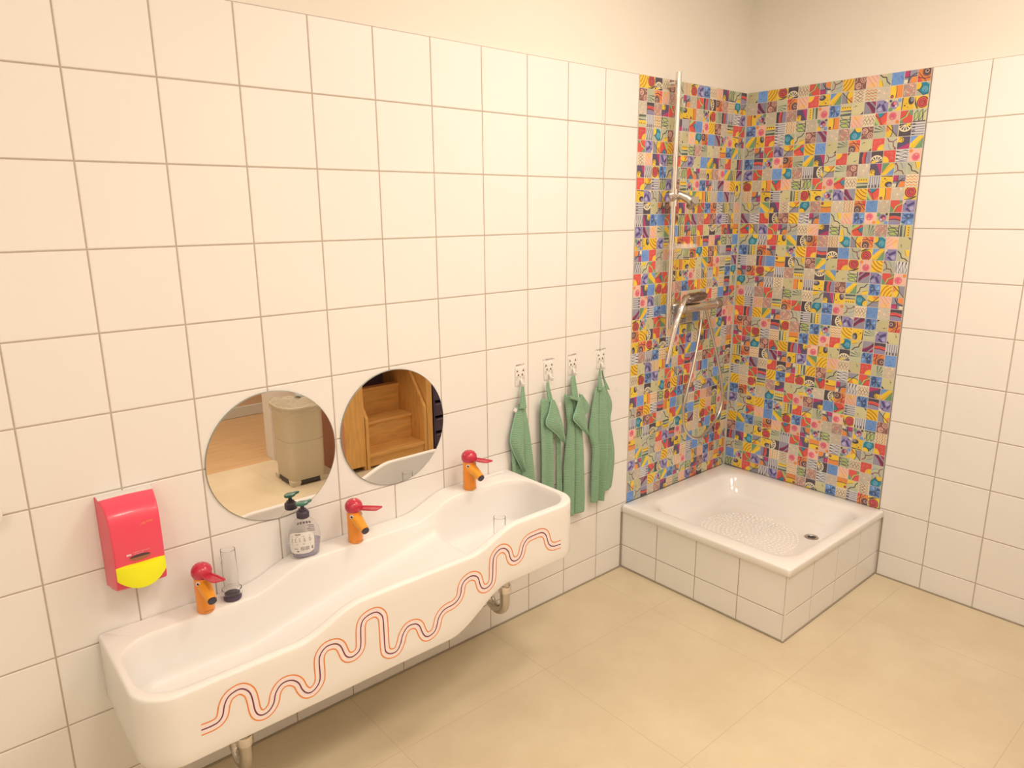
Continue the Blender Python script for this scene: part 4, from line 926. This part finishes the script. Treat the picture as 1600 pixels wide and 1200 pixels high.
hose = smooth_path([Vector(p) - b0 for p in ((-.380, -.075, 1.128), (-.388, -.080, 1.08), (-.415, -.088, 1.00), (-.452, -.096, .90), (-.492, -.10, .80), (-.515, -.10, .71), (-.495, -.10, .62), (-.435, -.10, .565), (-.370, -.10, .552), (-.290, -.09, .575), (-.20, -.08, .625), (-.165, -.075, .70), (-.180, -.07, .80), (-.225, -.068, .92), (-.275, -.066, 1.03), (-.315, -.064, 1.12), (-.325, -.062, 1.145))], 10)
tube(bm, hose, .0062, 12)
obj('hose', bm, M_chrome_sat, t, smooth=60)
bm = bmesh.new(); tube(bm, [hose[0] + Vector((0, 0, .006)), hose[2], hose[5]], [.0105, .010, .008], 14); obj('hose_nut', bm, M_chrome, t, smooth=45)

# ------------------------------------------------------------------ what the mirrors show: bin, wooden changing unit with steps, dark storage
t = thing('waste_bin', 'tall beige waste bin with a clear liner, seen in the left mirror', 'waste bin', (-1.405, -2.06, 0))
def srect(hx_, hy_, z, p=4.0, n=40):
    out = []
    hx_ *= .92; hy_ *= .92
    for i in range(n):
        a = 2 * PI * i / n; c, s = math.cos(a), math.sin(a)
        out.append((hx_ * math.copysign(abs(c) ** (2 / p), c), hy_ * math.copysign(abs(s) ** (2 / p), s), z))
    return out
bm = bmesh.new()
R = skin_rings(bm, [srect(.118, .133, .012, 5), srect(.122, .137, .02, 5), srect(.128, .143, .16, 4.5), srect(.131, .147, .268, 4), srect(.1285, .1445, .270, 4), srect(.1285, .1445, .274, 4), srect(.132, .148, .276, 4), srect(.142, .158, .455, 3), srect(.148, .164, .475, 3), srect(.148, .164, .485, 3), srect(.142, .158, .487, 3), srect(.138, .154, .47, 3), srect(.115, .13, .03, 4)])
bm.faces.new(R[0][::-1]); bm.faces.new(R[-1]); bmesh.ops.recalc_face_normals(bm, faces=bm.faces[:])
obj('bin_body', bm, M_bin, t, smooth=40)
bm = bmesh.new()
bm.free()
for sx_, sy_ in ((-1, -1), (-1, 1), (1, -1), (1, 1)):
    bm = bmesh.new(); box(bm, sx_ * .09 - .025, sx_ * .09 + .025, sy_ * .10 - .025, sy_ * .10 + .025, 0, .03); obj('bin_foot', bm, M_bin, t)
bm = bmesh.new(); box(bm, -.1145, -.10, -.06, .06, .0125, .035); obj('base_slot', bm, M_steel_dark, t)
bm = bmesh.new(); box(bm, -.06, .06, .115, .1275, .0125, .035); obj('base_slot', bm, M_steel_dark, t)
bm = bmesh.new(); rings = []
rb = random.Random(4)
for k, (s, z) in enumerate(((1.035, .452), (1.04, .475), (1.03, .490), (.97, .492), (.90, .482), (.75, .488), (.55, .500), (.38, .512), (.2, .508))):
    rings.append([(x * s + rb.uniform(-.004, .004), y * s + rb.uniform(-.004, .004), z + rb.uniform(-.008, .008) * (1 if k > 2 else .3)) for x, y, _ in srect(.148, .164, z, 3)])
R = skin_rings(bm, rings); bm.faces.new(R[-1]); obj('bin_liner', bm, M_bag, t, smooth=180)
bm = bmesh.new(); R = skin_rings(bm, [[(.06 + .055 * math.cos(a) * k_, -.02 + .05 * math.sin(a) * k_, .513 + z_ + .008 * math.sin(3 * a + z_ * 90)) for a in [2 * PI * q / 14 for q in range(14)]] for k_, z_ in ((1, 0), (.9, .03), (.5, .05))]); bm.faces.new(R[-1]); bm.faces.new(R[0][::-1])
tag(obj('crumpled_tissue', bm, M_bag_tissue, None, smooth=180, loc=(-1.405, -2.06, 0)), 'white crumpled tissue on top of the waste bin in the left mirror', 'tissue')

t = thing('changing_unit', 'beech changing unit with a compartment for steps, seen in the right mirror', 'cabinet', (-.865, -1.90, 0))
def wb(name, x0, x1, y0, y1, z0, z1, m=M_wood_v, bev=.002):
    bm = bmesh.new(); box(bm, x0 + .865, x1 + .865, y0 + 1.90, y1 + 1.90, z0, z1, bevel=bev); return obj(name, bm, m, t)
wb('side_panel', -1.20, -1.18, -2.46, -1.90, .001, .86, mat('beech_wood_shaded', A(226, 146, 104), .45))  # darker, redder beech: the shade on this side is put into its colour
wb('front_door', -1.18, -1.052, -1.922, -1.902, .03, .85); wb('inner_panel', -1.052, -1.038, -2.46, -1.905, .001, .86)
wb('side_panel', -.572, -.530, -2.46, -1.90, .001, .86)
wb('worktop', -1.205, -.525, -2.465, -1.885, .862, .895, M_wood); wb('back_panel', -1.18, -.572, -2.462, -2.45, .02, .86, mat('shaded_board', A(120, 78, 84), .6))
t = thing('step_stool', 'beech steps with slanted cheeks inside the changing unit, seen in the right mirror', 'steps', (-.80, -1.90, 0))
ck = [(0, .001), (0, .335), (-.005, .345), (-.20, .60), (-.30, .66), (-.36, .66), (-.36, .001)]
for x0 in (-1.034, -.598):
    bm = bmesh.new(); prism(bm, ck, x0 + .80, x0 + .80 + .020, 'yz'); obj('cheek', bm, M_wood_v, t)
for k, (y, z) in enumerate(((0, .095), (-.145, .265), (-.29, .45))):
    bm = bmesh.new(); box(bm, -.213, .201, y - .17 if k < 2 else y - .06, y - .003, z - .02, z, bevel=.002); obj('tread', bm, M_wood, t)
    bm = bmesh.new(); box(bm, -.213, .201, y - .030, y - .014, .012 if k == 0 else (.095 if k == 1 else .265), z - .0205, bevel=.001); obj('riser', bm, M_wood, t)

t = thing('drawer_rack', 'dark storage rack with stacked drawers, at the right edge of the right mirror', 'storage rack', (-.30, -2.12, 0))
bm = bmesh.new(); box(bm, -.205, -.195, -.2, .2, 0.001, .78); box(bm, .195, .205, -.2, .2, .001, .78); box(bm, -.205, .205, -.2, .2, .78, .79); box(bm, -.195, .195, -.2, -.19, .001, .78); obj('rack_frame', bm, M_shelf_d, t)
for k in range(7):
    bm = bmesh.new(); z = .03 + .107 * k; box(bm, -.19, .19, -.185, .195, z, z + .088, bevel=.004); d_ = obj('drawer', bm, M_shelf_d, t)
    bm = bmesh.new(); box(bm, -.19, .19, .195, .205, z + .078, z + .088, bevel=.002); obj('drawer_edge', bm, M_shelf_e, d_)

# ------------------------------------------------------------------ main ceiling lamp, plus unseen fill lamps added to even out the light
for k, (lx, ly, lw, ls) in enumerate(LAMPS):
    t = thing('main_and_fill_lamp', ['round ceiling lamp above the basin', 'added fill lamp on the ceiling in front of the shower', 'added fill lamp on the ceiling above the camera', 'added fill lamp on the ceiling at the near end of the room', 'added fill lamp on the ceiling above the waste bin'][k], 'lamp', (lx, ly, CEIL))
    bm = bmesh.new(); lathe(bm, [(ls * .5 + .02, 0), (ls * .5 + .02, -.035), (ls * .5, -.04)], 36, cap0=True, cap1=False); obj('lamp_housing', bm, M_white_pl, t, smooth=40)
    bm = bmesh.new(); lathe(bm, [(ls * .5, -.04), (ls * .3, -.043), (.001, -.044)], 36, cap0=True, cap1=False); obj('diffuser', bm, M_lampg, t, smooth=60)
